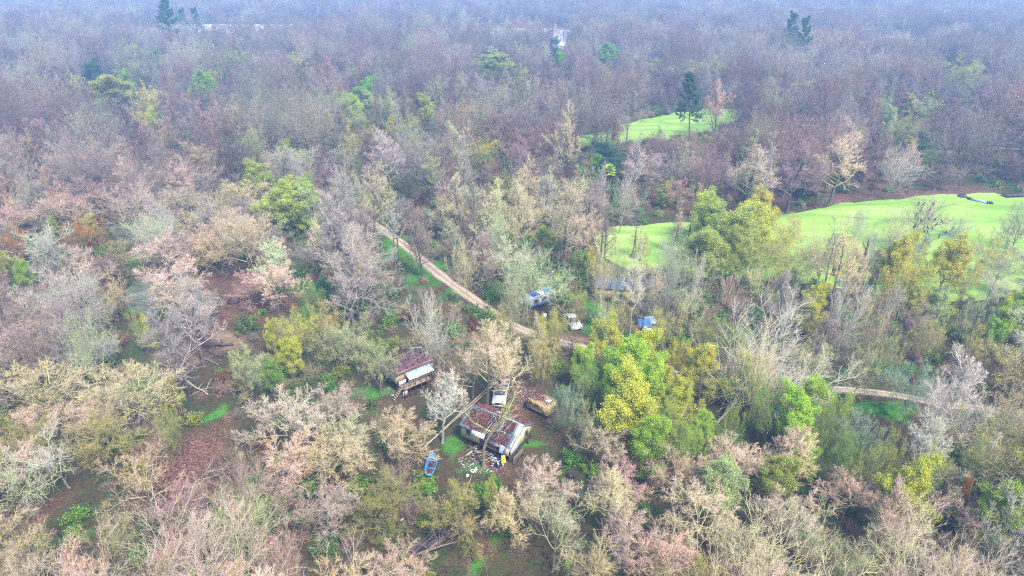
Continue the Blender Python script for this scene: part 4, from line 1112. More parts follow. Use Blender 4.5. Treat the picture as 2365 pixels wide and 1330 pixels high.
# ------------------------------------------------------------------ masses: far woods, undergrowth, grass
def scatter(name, label, pts, pick, scale, rotz, tint, inner, bark, sources, mats):
    src = bpy.data.collections.new(name + ' kinds')
    for i, me in enumerate(sources):
        o = bpy.data.objects.new('%s_kind_%02d' % (name, i), me)
        src.objects.link(o)
    me = bpy.data.meshes.new(name)
    pts = np.asarray(pts, np.float32)
    me.vertices.add(len(pts)); me.vertices.foreach_set('co', pts.ravel())
    me.attributes.new('pick', 'INT', 'POINT').data.foreach_set('value', np.asarray(pick, np.int32))
    for k, v in (('size', scale), ('turn', np.column_stack([np.zeros(len(pts)), np.zeros(len(pts)), rotz])), ('tint', tint), ('inner', inner), ('bark_tint', bark)):
        me.attributes.new(k, 'FLOAT_VECTOR', 'POINT').data.foreach_set('vector', np.asarray(v, np.float32).ravel())
    o = link(name, me)
    tag(o, label, kind='stuff')
    ng = bpy.data.node_groups.new(name, 'GeometryNodeTree')
    ng.interface.new_socket('Geometry', in_out='INPUT', socket_type='NodeSocketGeometry')
    ng.interface.new_socket('Geometry', in_out='OUTPUT', socket_type='NodeSocketGeometry')
    gi, go = ng.nodes.new('NodeGroupInput'), ng.nodes.new('NodeGroupOutput')
    ci = ng.nodes.new('GeometryNodeCollectionInfo')
    ci.inputs['Collection'].default_value = src
    ci.inputs['Separate Children'].default_value = True
    ci.inputs['Reset Children'].default_value = True
    ip = ng.nodes.new('GeometryNodeInstanceOnPoints')
    ip.inputs['Pick Instance'].default_value = True
    def named(n, typ):
        x = ng.nodes.new('GeometryNodeInputNamedAttribute'); x.data_type = typ
        x.inputs[0].default_value = n
        return x.outputs[0]
    ng.links.new(gi.outputs[0], ip.inputs['Points'])
    ng.links.new(ci.outputs[0], ip.inputs['Instance'])
    ng.links.new(named('pick', 'INT'), ip.inputs['Instance Index'])
    ng.links.new(named('turn', 'FLOAT_VECTOR'), ip.inputs['Rotation'])
    ng.links.new(named('size', 'FLOAT_VECTOR'), ip.inputs['Scale'])
    ng.links.new(ip.outputs[0], go.inputs[0])
    md = o.modifiers.new('scatter', 'NODES'); md.node_group = ng
    return o

FAR = []
for i, (form, lod, seed) in enumerate([('spread', .5, 10), ('spread', .5, 12), ('vase', .5, 30), ('vase', .5, 31), ('oval', .5, 50), ('oval', .5, 51), ('oval', .5, 52), ('tall', .5, 70), ('gnarled', .5, 90), ('gnarled', .5, 92)]):
    g = grow_tree(seed, form, lod, stout=1.5)
    FAR.append((form, stack_mesh('far_tree_%d' % i, [(g['trunk'], BARK), (g['crown'], TWIG)]), g))
far_i = {}
for i, (f, _, _) in enumerate(FAR): far_i.setdefault(f, []).append(i)
leaf0 = len(FAR)
for i in range(2):
    g = grow_tree(111 + i, 'leafround', .4, leafy=3000, leaf_size=.27)
    FAR.append(('leafround', stack_mesh('far_leafy_%d' % i, [(g['trunk'], BARK), (g['crown'], TWIG), (g['leaf'], LEAF)]), g))
g = grow_pine(175)
FAR.append(('pine', stack_mesh('far_pine', [(g['trunk'], BARK), (g['crown'], TWIG), (g['leaf'], LEAF)]), g))
P, K, S_, Z_, T_, I_, B_ = [], [], [], [], [], [], []
rf = random.Random(23)
for t in massed:
    k = rf.choice(far_i[t['form']]) if t['form'] in far_i else leaf0 + rf.randrange(2)
    tips, inner, bark, _ = TONES[t['tone']]
    far_u = rf.random()
    if t['y'] > 230 and far_u < (.10 if t['y'] < 520 else .04):
        k = leaf0 + rf.randrange(2)
        tips, inner, bark, _ = TONES[rf.choice(['oliveleaf', 'green', 'pale', 'ochre', 'oliveleaf'])]
    elif t['y'] > 380 and far_u < .0:
        k = leaf0 + 2
        tips, inner, bark, _ = TONES['deep']
    v = rf.uniform(.30, .72)
    P.append((t['x'], t['y'], 0)); K.append(k); S_.append((t['s'], t['s'], t['hs'])); Z_.append(rf.uniform(0, 6.28))
    T_.append([c * v for c in tips]); I_.append([c * v for c in inner]); B_.append(bark)
P = np.array(P); P[:, 2] = ground_z(P[:, 0], P[:, 1])
scatter('far_woods', 'bare grey-brown winter woods fading into the haze', P, K, S_, np.array(Z_), T_, I_, B_, [m for _, m, _ in FAR], None)

# undergrowth
BUSH = []
for i, (H, W, lv, tw, ls) in enumerate([(2.2, 2.4, 0, 600, .1), (1.6, 2.2, 0, 500, .1), (3.2, 2.6, 0, 700, .1), (1.5, 2.2, 900, 160, .12), (2.4, 2.6, 1300, 160, .13), (.8, 1.8, 600, 80, .11)]):
    g = grow_bush(300 + i, H, W, lv, tw, ls)
    BUSH.append(stack_mesh('bush_%d' % i, [(g['stem'], TWIG)] + ([(g['leaf'], LEAF)] if g['leaf'] else [])))
rr = np.random.default_rng(77)
n = 26000
yb = 26 + (330 - 26) * np.sqrt(rr.uniform(0, 1, n))
xb = rr.uniform(-1, 1, n) * (22 + .80 * yb)
k = line_distance(ROAD, xb, yb) > 2.6
k &= line_distance(FARROAD, xb, yb) > 3
for p in (POND, FARPOND): k &= signed_distance(p, xb, yb) > .8
for p in SWAMP: k &= signed_distance(p, xb, yb) > .5
for (hx, hy), rad in HOUSES: k &= np.hypot(xb - hx, yb - hy) > rad * .95
gr, li, ea = cover_at(xb, yb, 'grass'), cover_at(xb, yb, 'litter'), cover_at(xb, yb, 'earth')
k &= (gr < .35 + rr.uniform(0, .5, n)) & (li < .22 + rr.uniform(0, .35, n)) & (ea < .4)
k &= value_noise(xb, yb, 11, 5) + rr.uniform(-.5, .5, n) > -.15
xb, yb = xb[k], yb[k]
ph, pv, _ = picture_of(xb, yb, 1.)
for zx, zy, zr, zs in CLEAR[:40]:
    m = ((ph - zx) / zr) ** 2 + ((pv - zy) / zs) ** 2 < .8
    ok = ~m | (rr.uniform(0, 1, len(m)) < .06)
    xb, yb, ph, pv = xb[ok], yb[ok], ph[ok], pv[ok]
nb = len(xb)
kind = rr.choice(6, nb, p=[.19, .16, .12, .19, .15, .19])
wet = value_noise(xb, yb, 23, 9)
kind = np.where((wet > .25) & (rr.uniform(0, 1, nb) < .55), rr.choice([3, 4, 5], nb), kind)
leafc = np.array([(.20, .34, .045), (.11, .26, .035), (.36, .38, .06), (.26, .13, .06), (.15, .22, .06)])
twigc = np.array([(.34, .25, .18), (.28, .21, .16), (.36, .31, .18), (.30, .19, .15), (.22, .19, .14)])
ci = rr.choice(5, nb, p=[.3, .3, .16, .10, .14]); ti = rr.integers(0, 5, nb)
isleaf = (kind >= 3)[:, None]
tint = np.where(isleaf, leafc[ci], twigc[ti]) * rr.uniform(.75, 1.25, (nb, 1))
innr = np.where(isleaf, leafc[ci] * .55, twigc[ti] * .6)
sc = rr.uniform(.55, 1.25, nb)
scatter('undergrowth', 'low bare and leafy undergrowth between the trees', np.column_stack([xb, yb, ground_z(xb, yb)]), kind, np.column_stack([sc, sc, sc * rr.uniform(.8, 1.2, nb)]), rr.uniform(0, 6.28, nb), tint, innr, tint, BUSH, None)

# grass in the bright patches
def tuft(seed, nbl, rad, h):
    q = np.random.default_rng(seed)
    g = Geo()
    a, d = q.uniform(0, 6.28, nbl), rad * np.sqrt(q.uniform(0, 1, nbl))
    A = np.stack([d * np.cos(a), d * np.sin(a), np.full(nbl, -.02)], 1)
    B = A + np.stack([q.normal(0, .12, nbl), q.normal(0, .12, nbl), h * q.uniform(.5, 1.2, nbl)], 1)
    g.spikes(q, A, B, np.full(nbl, .014), .3, 1.)
    return stack_mesh('tuft_%d' % seed, [(g, LEAF)])
TUFTS = [tuft(400, 90, .55, .28), tuft(401, 110, .7, .20), tuft(402, 70, .4, .42)]
n = 60000
yb = 34 + (235 - 34) * rr.uniform(0, 1, n) ** .6
xb = rr.uniform(-1, 1, n) * (20 + .8 * yb)
gr = cover_at(xb, yb, 'grass')
k = (gr > .22 + rr.uniform(0, .55, n)) & (line_distance(ROAD, xb, yb) > 1.7)
k &= signed_distance(POND, xb, yb) > .5
for (hx, hy), rad in HOUSES[:3]: k &= np.hypot(xb - hx, yb - hy) > rad * .7
xb, yb = xb[k], yb[k]; ng_ = len(xb)
gc = np.array([(.09, .34, .03), (.06, .25, .02), (.14, .36, .05), (.18, .30, .06)])[rr.choice(4, ng_, p=[.4, .3, .2, .1])] * rr.uniform(.75, 1.2, (ng_, 1))
sc = rr.uniform(.6, 1.2, ng_)
scatter('grass', 'bright green grass in patches between the trees', np.column_stack([xb, yb, ground_z(xb, yb)]), rr.integers(0, 3, ng_), np.column_stack([sc, sc, sc]), rr.uniform(0, 6.28, ng_), gc, gc * .6, gc, TUFTS, None)

# ------------------------------------------------------------------ the air
def mat_haze():
    m = bpy.data.materials.new('haze')
    m.use_nodes = True
    nt = m.node_tree
    for n in list(nt.nodes):
        if n.type != 'OUTPUT_MATERIAL': nt.nodes.remove(n)
    v = nt.nodes.new('ShaderNodeVolumePrincipled')
    v.inputs['Color'].default_value = HAZE_COLOR + (1,)
    v.inputs['Density'].default_value = HAZE_DENSITY
    v.inputs['Anisotropy'].default_value = 0.0
    out = [n for n in nt.nodes if n.type == 'OUTPUT_MATERIAL'][0]
    nt.links.new(v.outputs[0], out.inputs['Volume'])
    return m
HZ = MB().box((0, 4150, 28.5), (20600, 9000, 65)).build('haze', mat_haze())
tag(HZ, 'pale blue winter haze over the woods', kind='stuff')
# ------------------------------------------------------------------ materials of the built things
M = {
    'cream': plain('cream_paint', (.58, .55, .32), dirt=(.2, .16, .09), dirt_amt=.22, var=.2), 'paleblue': plain('pale_blue_paint', (.40, .46, .50), dirt=(.2, .18, .14)), 'roof': plain('slate_roofing', (.13, .15, .19), dirt=(.06, .06, .06), scale=2),
    'roofpale': plain('worn_sheet_metal', (.34, .38, .43), rough=.55, dirt=(.2, .15, .11)), 'white': plain('white_paint', (.74, .74, .72), dirt=(.3, .25, .2), dirt_amt=.25), 'timber': plain('grey_timber', (.24, .18, .13)), 'tim2': plain('pale_timber', (.45, .33, .22)),
    'darkwood': plain('dark_timber', (.07, .055, .045)), 'shade_black': plain('shade_and_black', (.02, .02, .022)), 'glass': plain('dusty_glass', (.05, .06, .075), rough=.15, spec=.5), 'yellow': plain('yellow_cloth', (.62, .46, .04), dirt_amt=.15), 'beige': plain('beige_sheet', (.40, .32, .25)),  # near-black: shade painted into openings and gaps, also colour of grille and stumps
    'purple': plain('purple_brown_roofing', (.115, .052, .062), dirt=(.05, .035, .035)), 'aqua': plain('pale_blue_roof_metal', (.40, .56, .62), rough=.5, dirt=(.25, .25, .22), dirt_amt=.2), 'rust': plain('rusty_tan_panel', (.52, .38, .14), dirt=(.2, .09, .05), dirt_amt=.35),
    'rustroof': plain('rusty_roof', (.38, .25, .16), dirt=(.13, .05, .045), dirt_amt=.7), 'silverwhite': plain('dull_white_metal', (.56, .57, .55), rough=.5, dirt=(.22, .17, .13), dirt_amt=.4), 'rubber': plain('rubber', (.025, .025, .027)), 'blue': plain('blue_tarpaulin', (.02, .10, .45), dirt_amt=.15), 'teal': plain('teal_boat_paint', (.04, .30, .50), dirt=(.10, .12, .10), dirt_amt=.2, rough=.5),
    'sky': plain('light_blue_tarpaulin', (.06, .22, .62), dirt_amt=.15), 'tan': plain('tan_paint', (.46, .32, .18), dirt_amt=.3), 'sun': plain('sunny_yellow_paint', (.62, .52, .07), dirt_amt=.15), 'red': plain('red_cloth', (.42, .03, .035), dirt_amt=.15), 'maroon': plain('dark_car_paint', (.045, .03, .045), rough=.4), 'log': plain('log_bark', (.16, .12, .10)), 'palelog': plain('pale_log', (.44, .35, .24)),
    'darklog': plain('dark_log', (.06, .05, .05)), 'mound': plain('dark_mound', (.04, .042, .04)), 'bird': plain('black_feathers', (.012, .012, .014)), 'bluesheet': plain('bluish_sheet', (.30, .40, .52), rough=.5, dirt=(.2, .18, .16)), 'duskroof': plain('dusky_blue_roof', (.10, .105, .17)), 'chrome': plain('dull_chrome', (.55, .55, .55), rough=.35, metal=.6),
    'bag': plain('black_plastic', (.018, .018, .024), rough=.4), 'lamp': plain('headlight_glass', (.6, .6, .58), rough=.2),
}
def mat_dead_leaves():
    t = NT('dead_leaves')
    s = t.attr('shade', 'GEOMETRY', 'Fac')
    return t.finish(t.ramp(s, [(0, (.035, .014, .018)), (.4, (.11, .034, .034)), (.75, (.17, .06, .048)), (1, (.30, .17, .12))]), .8, .2)
DEAD = mat_dead_leaves()
def mat_rubble():
    t = NT('rubble_mix')
    s = t.attr('shade', 'GEOMETRY', 'Fac')
    return t.finish(t.ramp(s, [(0, (.03, .03, .035)), (.3, (.12, .08, .06)), (.55, (.28, .22, .17)), (.84, (.20, .20, .22)), (.95, (.6, .6, .6)), (1, (.5, .14, .10))]), .8, .2)
RUB = mat_rubble()

def leaf_sheet(name, corner, e1, e2, n, parent, seed, size=.11, mask=None, lift=.03):
    """dead leaves lying on a slope: real little leaves"""
    q = np.random.default_rng(seed)
    u, v = q.uniform(0, 1, n), q.uniform(0, 1, n)
    if mask is not None:
        k = mask(u, v, q); u, v = u[k], v[k]
    nrm = unit(np.cross(e1, e2)[None])[0]
    P = np.array(corner)[None] + u[:, None] * np.array(e1) + v[:, None] * np.array(e2) + nrm * q.uniform(lift, lift + .05, len(u))[:, None]
    g = Geo(); g.leaves(q, P, size, 1.5)
    o = link(name, g.mesh(name, DEAD), parent)
    o['kind'] = 'stuff'
    return o

def lift_z(p):
    return (p[0], p[1], gz(p[0], p[1]))

# ------------------------------------------------------------------ the collapsed house
hb = ground_at(1147, 960, 4.2)
H1 = thing('collapsed_house', 'collapsed cream house on stilts with a caved-in roof under red leaves', 'house', lift_z(hb), math.radians(-33))
HS = .89
H1.scale = (HS, HS, HS)
q = np.random.default_rng(5); ru = random.Random(6)
FZ, WZ, RZ = 1.35, 3.55, 4.75
XL, XR, YF, YB = -4.2, 4.1, -2.7, 2.7
MB().box(((XL + XR) / 2, 0, FZ - .1), (XR - XL, YB - YF, .2)).build('floor', M['darkwood'], H1)
for x in (XL + .3, -1.4, 1.4, XR - .3):
    for y in (YF + .3, YB - .3):
        MB().bar((x, y, -.3), (x + ru.uniform(-.12, .12), y, FZ - .2), .2).build('stilt', M['darkwood'], H1)
MB().box(((XL + XR) / 2, YB, (FZ + WZ) / 2), (XR - XL, .12, WZ - FZ)).build('wall', M['cream'], H1)
gable = [(YF, FZ), (YB, FZ), (YB, WZ), (.35, RZ - .12), (YF, WZ - .55)]
MB().prism(gable, lambda p: (XR - .12, p[0], p[1]), lambda p: (XR, p[0], p[1])).build('wall', M['cream'], H1)
gl = [(YF, FZ), (YB, FZ), (YB, WZ), (0, RZ - .12), (YF, WZ)]
MB().prism(gl, lambda p: (XL, p[0], p[1]), lambda p: (XL + .12, p[0], p[1])).build('wall', M['cream'], H1)
MB().box(((XL - 1.1) / 2 - .1, YF, (FZ + WZ) / 2), (-1.0 - XL, .12, WZ - FZ)).build('wall', M['cream'], H1)
bp = MB().prism([(YF + .02, FZ + .05), (-.4, FZ + .05), (-.7, 2.4), (YF + .02, WZ - .75)], lambda p: (XR + .02, p[0], p[1]), lambda p: (XR + .035, p[0], p[1])).build('wall_patch', M['paleblue'], H1)
def window(parent, c, w, h, axis, n=3, out=1):
    """frame, dark opening and panes on a wall facing +x (axis 0) or -y (axis 1)"""
    fr = MB(); t = .07
    def P(a, z, d): return (c[0] + d * out, c[1] + a, c[2] + z) if axis == 0 else (c[0] + a, c[1] - d * out, c[2] + z)
    def B(a, z, d, sa, sz, sd): return (P(a, z, d), (sd, sa, sz) if axis == 0 else (sa, sd, sz))
    for a in (-w / 2, w / 2): fr.box(*B(a, 0, .05, t, h + t, .08))
    for z in (-h / 2, h / 2): fr.box(*B(0, z, .05, w - t, t, .078))
    f = fr.build('window', M['timber'], parent)
    MB().box(*B(0, 0, .012, w - .02, h - .02, .02)).build('opening_shade', M['shade_black'], f)  # dark slab painting the shade behind the panes
    for i in range(n):
        z = -h / 2 + h * (i + .5) / n
        MB().box(*B(0, z, .04, w - t - .01, h / n * .72, .012)).build('pane', M['glass'], f)
    return f
window(H1, (XR, 1.35, 2.65), .75, 1.15, 0)
window(H1, (-3.0, YF - .06, 2.55), .7, .95, 1)
def rslope(x0, x1, ya, za, yb, zb, n, mats, nm='roof_sheet', droop=0.0, wob=.03):
    for i in range(n):
        a, b = x0 + (x1 - x0) * i / n, x0 + (x1 - x0) * (i + 1) / n - .02
        d = ru.uniform(-wob, wob); k = ru.uniform(0, droop)
        m = mats[i % len(mats)]
        MB().sheet((a, ya, za - k + d), (b, ya, za - k + d), (b, yb, zb + d), (a, yb, zb + d), .05, 3, 3, .025, q).build(nm, M[m], H1)
# back slope, front slope left (whole), front slope right (sagging, broken lower down)
rslope(XL - .3, XR + .4, .35, RZ, YB + .45, WZ - .12, 7, ['roof', 'roof', 'roofpale'])
# (the sheets above face up on their far side too)
rslope(XL - .35, -.45, YF - .4, WZ - .12, .35, RZ + .012, 4, ['roof', 'roof', 'roof', 'roof'])
rslope(-.42, XR + .25, -1.2, 3.72, .35, RZ + .012, 5, ['roof', 'bluesheet', 'roof', 'roof', 'roofpale'], droop=.12)
rslope(.5, XR + .2, YF - .25, 2.65, -1.22, 3.70, 4, ['roof', 'beige', 'roof', 'roof'], droop=.35)
MB().box((0, .35, RZ + .07), (XR - XL + .5, .16, .05)).build('ridge_cap', M['roofpale'], H1)
MB().sheet((2.55, YF - .62, 1.75), (3.35, YF - .5, 1.6), (3.35, YF - .15, 2.75), (2.45, YF - .2, 2.85), .03, 3, 3, .05, q).build('torn_sheet', M['bluesheet'], H1)
cur = MB(); pts = [(3.45 + .0, YF - .1 - .45 * math.sin(a), 2.05 + .62 * math.cos(a)) for a in np.linspace(.1, 2.7, 8)]
for a, b in zip(pts[:-1], pts[1:]):
    cur.sheet((a[0] - .1, a[1], a[2]), (b[0] - .1, b[1], b[2]), (b[0] + .72, b[1], b[2]), (a[0] + .72, a[1], a[2]), .02)
cur.build('curled_panel', M['beige'], H1)
for i in range(9):
    x = -.5 + i * .14
    MB().bar((x, YF + ru.uniform(-.3, .3), WZ - ru.uniform(.1, 1.2)), (x + ru.uniform(-.3, .3), -.7, RZ - .62), .07, .12).build('rafter', M['tim2' if i % 3 else 'timber'], H1)
MB().box((.3, YF + .2, FZ + .5), (2.9, .1, 1.0)).build('broken_wall', M['timber'], H1)
MB().box((.2, -1.2, FZ + .06), (3.0, 2.6, .1)).build('dark_floor', M['shade_black'], H1)  # dark slab painted in for the shade inside the broken house
lm = lambda lo, s: (lambda u, v, g: value_noise(u * 9 + s, v * 9, 2.3, s) * .6 + g.uniform(0, .9, len(u)) > lo)
leaf_sheet('leaf_litter', (XL - .2, .4, RZ + .05), (XR - XL + .4, 0, 0), (0, YB - .1, WZ - RZ - .08), 5200, H1, 1, mask=lm(.36, 3))
leaf_sheet('leaf_litter', (XL + .1, YF - .2, WZ + .02), (3.6, 0, 0), (0, 2.9, RZ - WZ), 3600, H1, 2, mask=lm(.3, 7))
leaf_sheet('leaf_litter', (-.4, -1.2, 3.76), (3.7, 0, 0), (0, 1.5, RZ - 3.72), 2200, H1, 3, mask=lm(.36, 5))
leaf_sheet('leaf_litter', (.5, YF - .1, 2.75), (2.9, 0, 0), (0, 1.4, .98), 1500, H1, 4, mask=lm(.42, 8))
leaf_sheet('leaf_litter', (-.9, YF, FZ + .1), (2.6, 0, 0), (0, 2.8, 0.6), 1500, H1, 5, mask=lm(.2, 9))
# rail of upright slats under the right-hand wall
for y0, y1 in ((YF - .1, -.2),):
    MB().bar((XR + .55, y0, 1.25), (XR + .45, y1, 1.35), .08, .1).build('deck_rail', M['timber'], H1)
    MB().bar((XR + .55, y0, .35), (XR + .45, y1, .45), .08, .1).build('deck_rail', M['timber'], H1)
    for i in range(10):
        y = y0 + (y1 - y0) * (i + .5) / 10
        MB().box((XR + .54 + ru.uniform(-.03, .03), y, .72), (.03, .13, 1.15), (0, ru.uniform(-.06, .06), 0)).build('slat', M['olive'] if 'olive' in M else M['timber'], H1)
MB().bar((XL - .1, YF - .42, WZ - .17), (-1.0, YF - .42, WZ - .17), .04, .14).build('fascia', M['darkwood'], H1)
MB().bar((XR + .38, -.9, 3.9), (XR + .38, .35, RZ - .02), .05, .12).build('fascia', M['roofpale'], H1)

def hpoint(x, y, z=0.0):
    a = math.radians(-33)
    x, y, z = x * HS, y * HS, z * HS
    return (hb[0] + x * math.cos(a) - y * math.sin(a), hb[1] + x * math.sin(a) + y * math.cos(a), z + gz(*hb))

def loose(name, label, cat, mb, mat, loc, rot=(0, 0, 0), group=None):
    o = mb.build(name, M[mat], None, loc=loc, rot=rot)
    return tag(o, label, cat, group)
loose('white_board', 'white board hanging off the front roof edge of the collapsed house', 'board', MB().sheet((-.95, 0, -.28), (.95, 0, -.28), (.95, .12, .36), (-.95, .12, .36), .04), 'white', hpoint(-1.0, YF - .62, 3.25), (-.3, 0, math.radians(-28)))
yt = MB(); yt.sheet((-.3, 0, -.55), (.3, -.06, -.5), (.26, .1, .5), (-.24, .12, .55), .02, 5, 6, .09, q)
loose('yellow_tarp', 'yellow cloth draped on the collapsed house front corner', 'tarp', yt, 'yellow', hpoint(3.65, YF - 1.0, 1.25), (-.2, .1, .5))
loose('white_sheet', 'small white panel lying on the leaf-covered back roof', 'panel', MB().sheet((-.5, -.3, 0), (.5, -.3, 0), (.45, .3, .0), (-.5, .3, .03), .04, 2, 2, .03, q), 'white', hpoint(-.7, 1.55, 4.33), (-.47, 0, math.radians(-15)))
loose('yellowish_board', 'short buff board lying on the roof ridge', 'board', MB().sheet((-.4, -.16, 0), (.4, -.16, 0), (.4, .16, 0), (-.4, .16, 0), .04, 1, 1), 'palelog', hpoint(.7, .95, 4.66), (-.47, 0, math.radians(-40)))
loose('roof_batten', 'thin pale batten lying slantwise on the sagging roof', 'batten', MB().bar((-1.1, 0, 0), (1.1, 0, 0), .07, .05), 'tim2', hpoint(2.35, -.55, 4.3), (0, -.52, math.radians(38)))
loose('pale_sheet', 'square pale sheet lying in the leaves of the sagging roof', 'sheet', MB().sheet((-.38, -.3, 0), (.38, -.3, 0), (.34, .3, 0), (-.38, .3, 0), .03, 2, 2, .02, q), 'roofpale', hpoint(.85, -.55, 4.23), (.58, 0, math.radians(-30)))
loose('blue_sheet', 'tilted bluish sheet in the gap of the broken roof', 'sheet', MB().sheet((-.35, -.28, 0), (.35, -.28, 0), (.34, .3, 0), (-.35, .28, 0), .03, 2, 2, .02, q), 'bluesheet', hpoint(.6, -2.1, 2.6), (.6, .3, math.radians(10)))
for i in range(30):                                   # boards that slid off the front
    x, y = ru.uniform(-2.6, 3.0), YF - ru.uniform(.15, 1.9)
    L = ru.uniform(.9, 2.8); tilt = ru.uniform(-.15, .75); z = .12 + L / 2 * abs(math.sin(tilt))
    a = math.radians(-33) + ru.uniform(-1.2, 1.2)
    c = ['timber', 'tim2', 'darkwood', 'white', 'timber', 'darkwood', 'bluesheet', 'tim2'][i % 8]
    w = ru.uniform(.08, .24)
    loose('fallen_board', '%s %s %s board in the heap before the collapsed house' % ('long' if L > 1.8 else 'short', 'upended' if tilt > .35 else 'flat-lying', {'timber': 'grey-brown', 'tim2': 'pale wooden', 'darkwood': 'dark', 'white': 'white', 'bluesheet': 'bluish'}[c]), 'board',
          MB().box((0, 0, 0), (L, w, .04)), c, hpoint(x, y, z), (ru.uniform(-.4, .4), -tilt, a), 'boards fallen before the collapsed house')
def rubble(name, label, cx, cy, rx, ry, n, seed, size=(.06, .26), rot=0.0):
    g = np.random.default_rng(seed); V, F, S = [], [], []
    for i in range(n):
        a, d = g.uniform(0, 6.28), math.sqrt(g.uniform(0, 1))
        x0, y0 = d * rx * math.cos(a), d * ry * math.sin(a)
        x, y = cx + x0 * math.cos(rot) - y0 * math.sin(rot), cy + x0 * math.sin(rot) + y0 * math.cos(rot)
        s = g.uniform(size[0], size[1], 3) * np.array([1.4, 1, .6])
        m = MB().box((0, 0, 0), s, tuple(g.uniform(-1, 1, 3)))
        v = m.V[0] * g.uniform(.7, 1.2, (8, 1)) + np.array([x, y, gz(x, y) + s[2] * .35])
        F.append(m.F4[0] + len(V) * 8); V.append(v); S.append(np.full(8, g.uniform()))
    o = link(name, new_mesh(name, np.concatenate(V), [np.concatenate(F)], [RUB], attrs={'shade': np.concatenate(S)}))
    return tag(o, label, kind='stuff')
c = hpoint(.6, YF - 2.1)
rubble('rubble', 'white and brown rubbish strewn before the collapsed house', c[0], c[1], 3.2, 2.0, 300, 1, (.05, .2))
c = ground_at(1215, 915)
rubble('rubble', 'brown litter between the camper and the pickup wreck', c[0], c[1], 2.4, 2.6, 160, 2, (.05, .16))
c = ground_at(1340, 735)
rubble('rubble', 'pale rubbish around the white car wreck', c[0], c[1], 3.4, 3.6, 130, 3, (.06, .24))
c = ground_at(915, 905)
rubble('rubble', 'odds and ends below the purple-roofed house', c[0], c[1], 2.0, 1.6, 60, 4, (.06, .2))

# white seat with its lid, white bucket, thin pale rod
tl = thing('plastic_seat', 'white ring seat with its lid dumped on the grass near the house', 'seat', lift_z(ground_at(1095, 1088)), .4)
tl.scale = (.72, .72, .72)
MB().tube([(.3 * math.cos(a) - .25, .36 * math.sin(a), .22) for a in np.linspace(.2, 6.2, 16)], .09, 6).build('ring', M['white'], tl)
MB().sheet((0, -.35, .15), (.5, -.3, .5), (.52, .42, .55), (.02, .4, .2), .05, 2, 2, .02, q).build('lid', M['white'], tl)
loose('white_bucket', 'small white bucket lying on the grass below the white ring seat', 'bucket', MB().tube([(0, 0, 0), (.16, .1, .33)], [.14, .18], 10), 'white', lift_z(ground_at(1078, 1101)))
loose('pale_rod', 'thin pale rod on the ground below the white ring seat', 'rod', MB().bar((0, -.7, .06), (.22, .75, .1), .06), 'palelog', lift_z(ground_at(1085, 1106)))
for (a, za), (b, zb), w_, lb in (((968, 1043), .15), ((1148, 884), 1.5), .11, 'nearer pale long pole leaning past the corner of the collapsed house'), (((985, 1027), .15), ((1152, 872), 1.7), .10, 'farther pale long pole leaning past the corner of the collapsed house'), (((1030, 984), .1), ((1100, 917), .8), .2, 'short dark plank beside the two long pale poles'):
    pa, pb = ground_at(*a), ground_at(*b, zb)
    za += gz(*pa)
    loose('long_pole', lb, 'pole', MB().bar((0, 0, 0), (pb[0] - pa[0], pb[1] - pa[1], zb - za), w_), 'palelog' if w_ < .15 else 'darkwood', (pa[0], pa[1], za))
wh = MB(); wh.sheet((-.25, 0, .02), (.3, -.05, .02), (.3, .4, .25), (-.2, .42, .2), .03, 2, 2, .03, q)
for pxy, lb in (((925, 1196), 'white strip of board on dark ground near the bottom edge'), ((1209, 1207), 'white scrap on the ground below the house'), ((1362, 890), 'white scrap at the edge of the green thicket'), ((1645, 884), 'white scrap behind the yellow trees'), ((1840, 832), 'pale blue-white scrap in the bare wood right of the yellow trees'), ((908, 912), 'crumpled white sheet on the ground below the purple-roofed house')):
    loose('white_scrap', lb, 'scrap', wh, 'white', lift_z(ground_at(*pxy)), (0, 0, pxy[0] * .1))
for pxy, lb in (((1138, 1118), 'dark heap of bags below the rubbish before the house'), ((1317, 1101), 'dark bag under the bare trees right of the house'), ((1150, 1075), 'dark bag in the rubbish before the house')):
    bg_ = MB(); bg_.tube([(0, 0, -.05), (0, 0, .2), (.03, 0, .42), (.05, .02, .55)], [.42, .5, .3, .06], 9)
    loose('black_bag', lb, 'bag', bg_, 'bag', lift_z(ground_at(*pxy)))

# ------------------------------------------------------------------ the boat shell
bpos = ground_at(996, 1076)
BT = thing('blue_boat', 'open blue boat shell lying in dead leaves below the bare trees', 'boat', lift_z(bpos), math.radians(-3))
BT.scale = (.86, .88, .9)
nS = 13
def boat_width(t): return .76 * (math.sin(math.pi * min(1, .12 + t * .88)) ** .55 if t < .999 else .05)
V, Vi = [], []
for i in range(nS):
    t = i / (nS - 1); y = -2.15 + 4.3 * t; wd = boat_width(t); zt = .52 + .22 * t * t
    for j in range(9):
        a = math.pi * j / 8
        V.append((wd * math.cos(a), y, zt - (zt - .02) * math.sin(a) ** .6))
        Vi.append((wd * .93 * math.cos(a), y * .975, zt - (zt - .07) * math.sin(a) ** .6 + .0))
F = []
for s_, off in ((1, 0), (-1, nS * 9)):
    for i in range(nS - 1):
        for j in range(8):
            f = (off + i * 9 + j, off + (i + 1) * 9 + j, off + (i + 1) * 9 + j + 1, off + i * 9 + j + 1)
            F.append(f if s_ > 0 else f[::-1])
hull = new_mesh('hull', np.array(V + Vi), [np.array(F)], [M['teal']])
link('hull', hull, BT)
for sx in (-1, 1):
    MB().tube([(sx * boat_width(i / 12), -2.15 + 4.3 * i / 12, .53 + .22 * (i / 12) ** 2) for i in range(13)], .065, 6).build('gunwale', M['teal'], BT)
MB().box((0, -2.12, .3), (.9, .06, .5)).build('transom', M['teal'], BT)
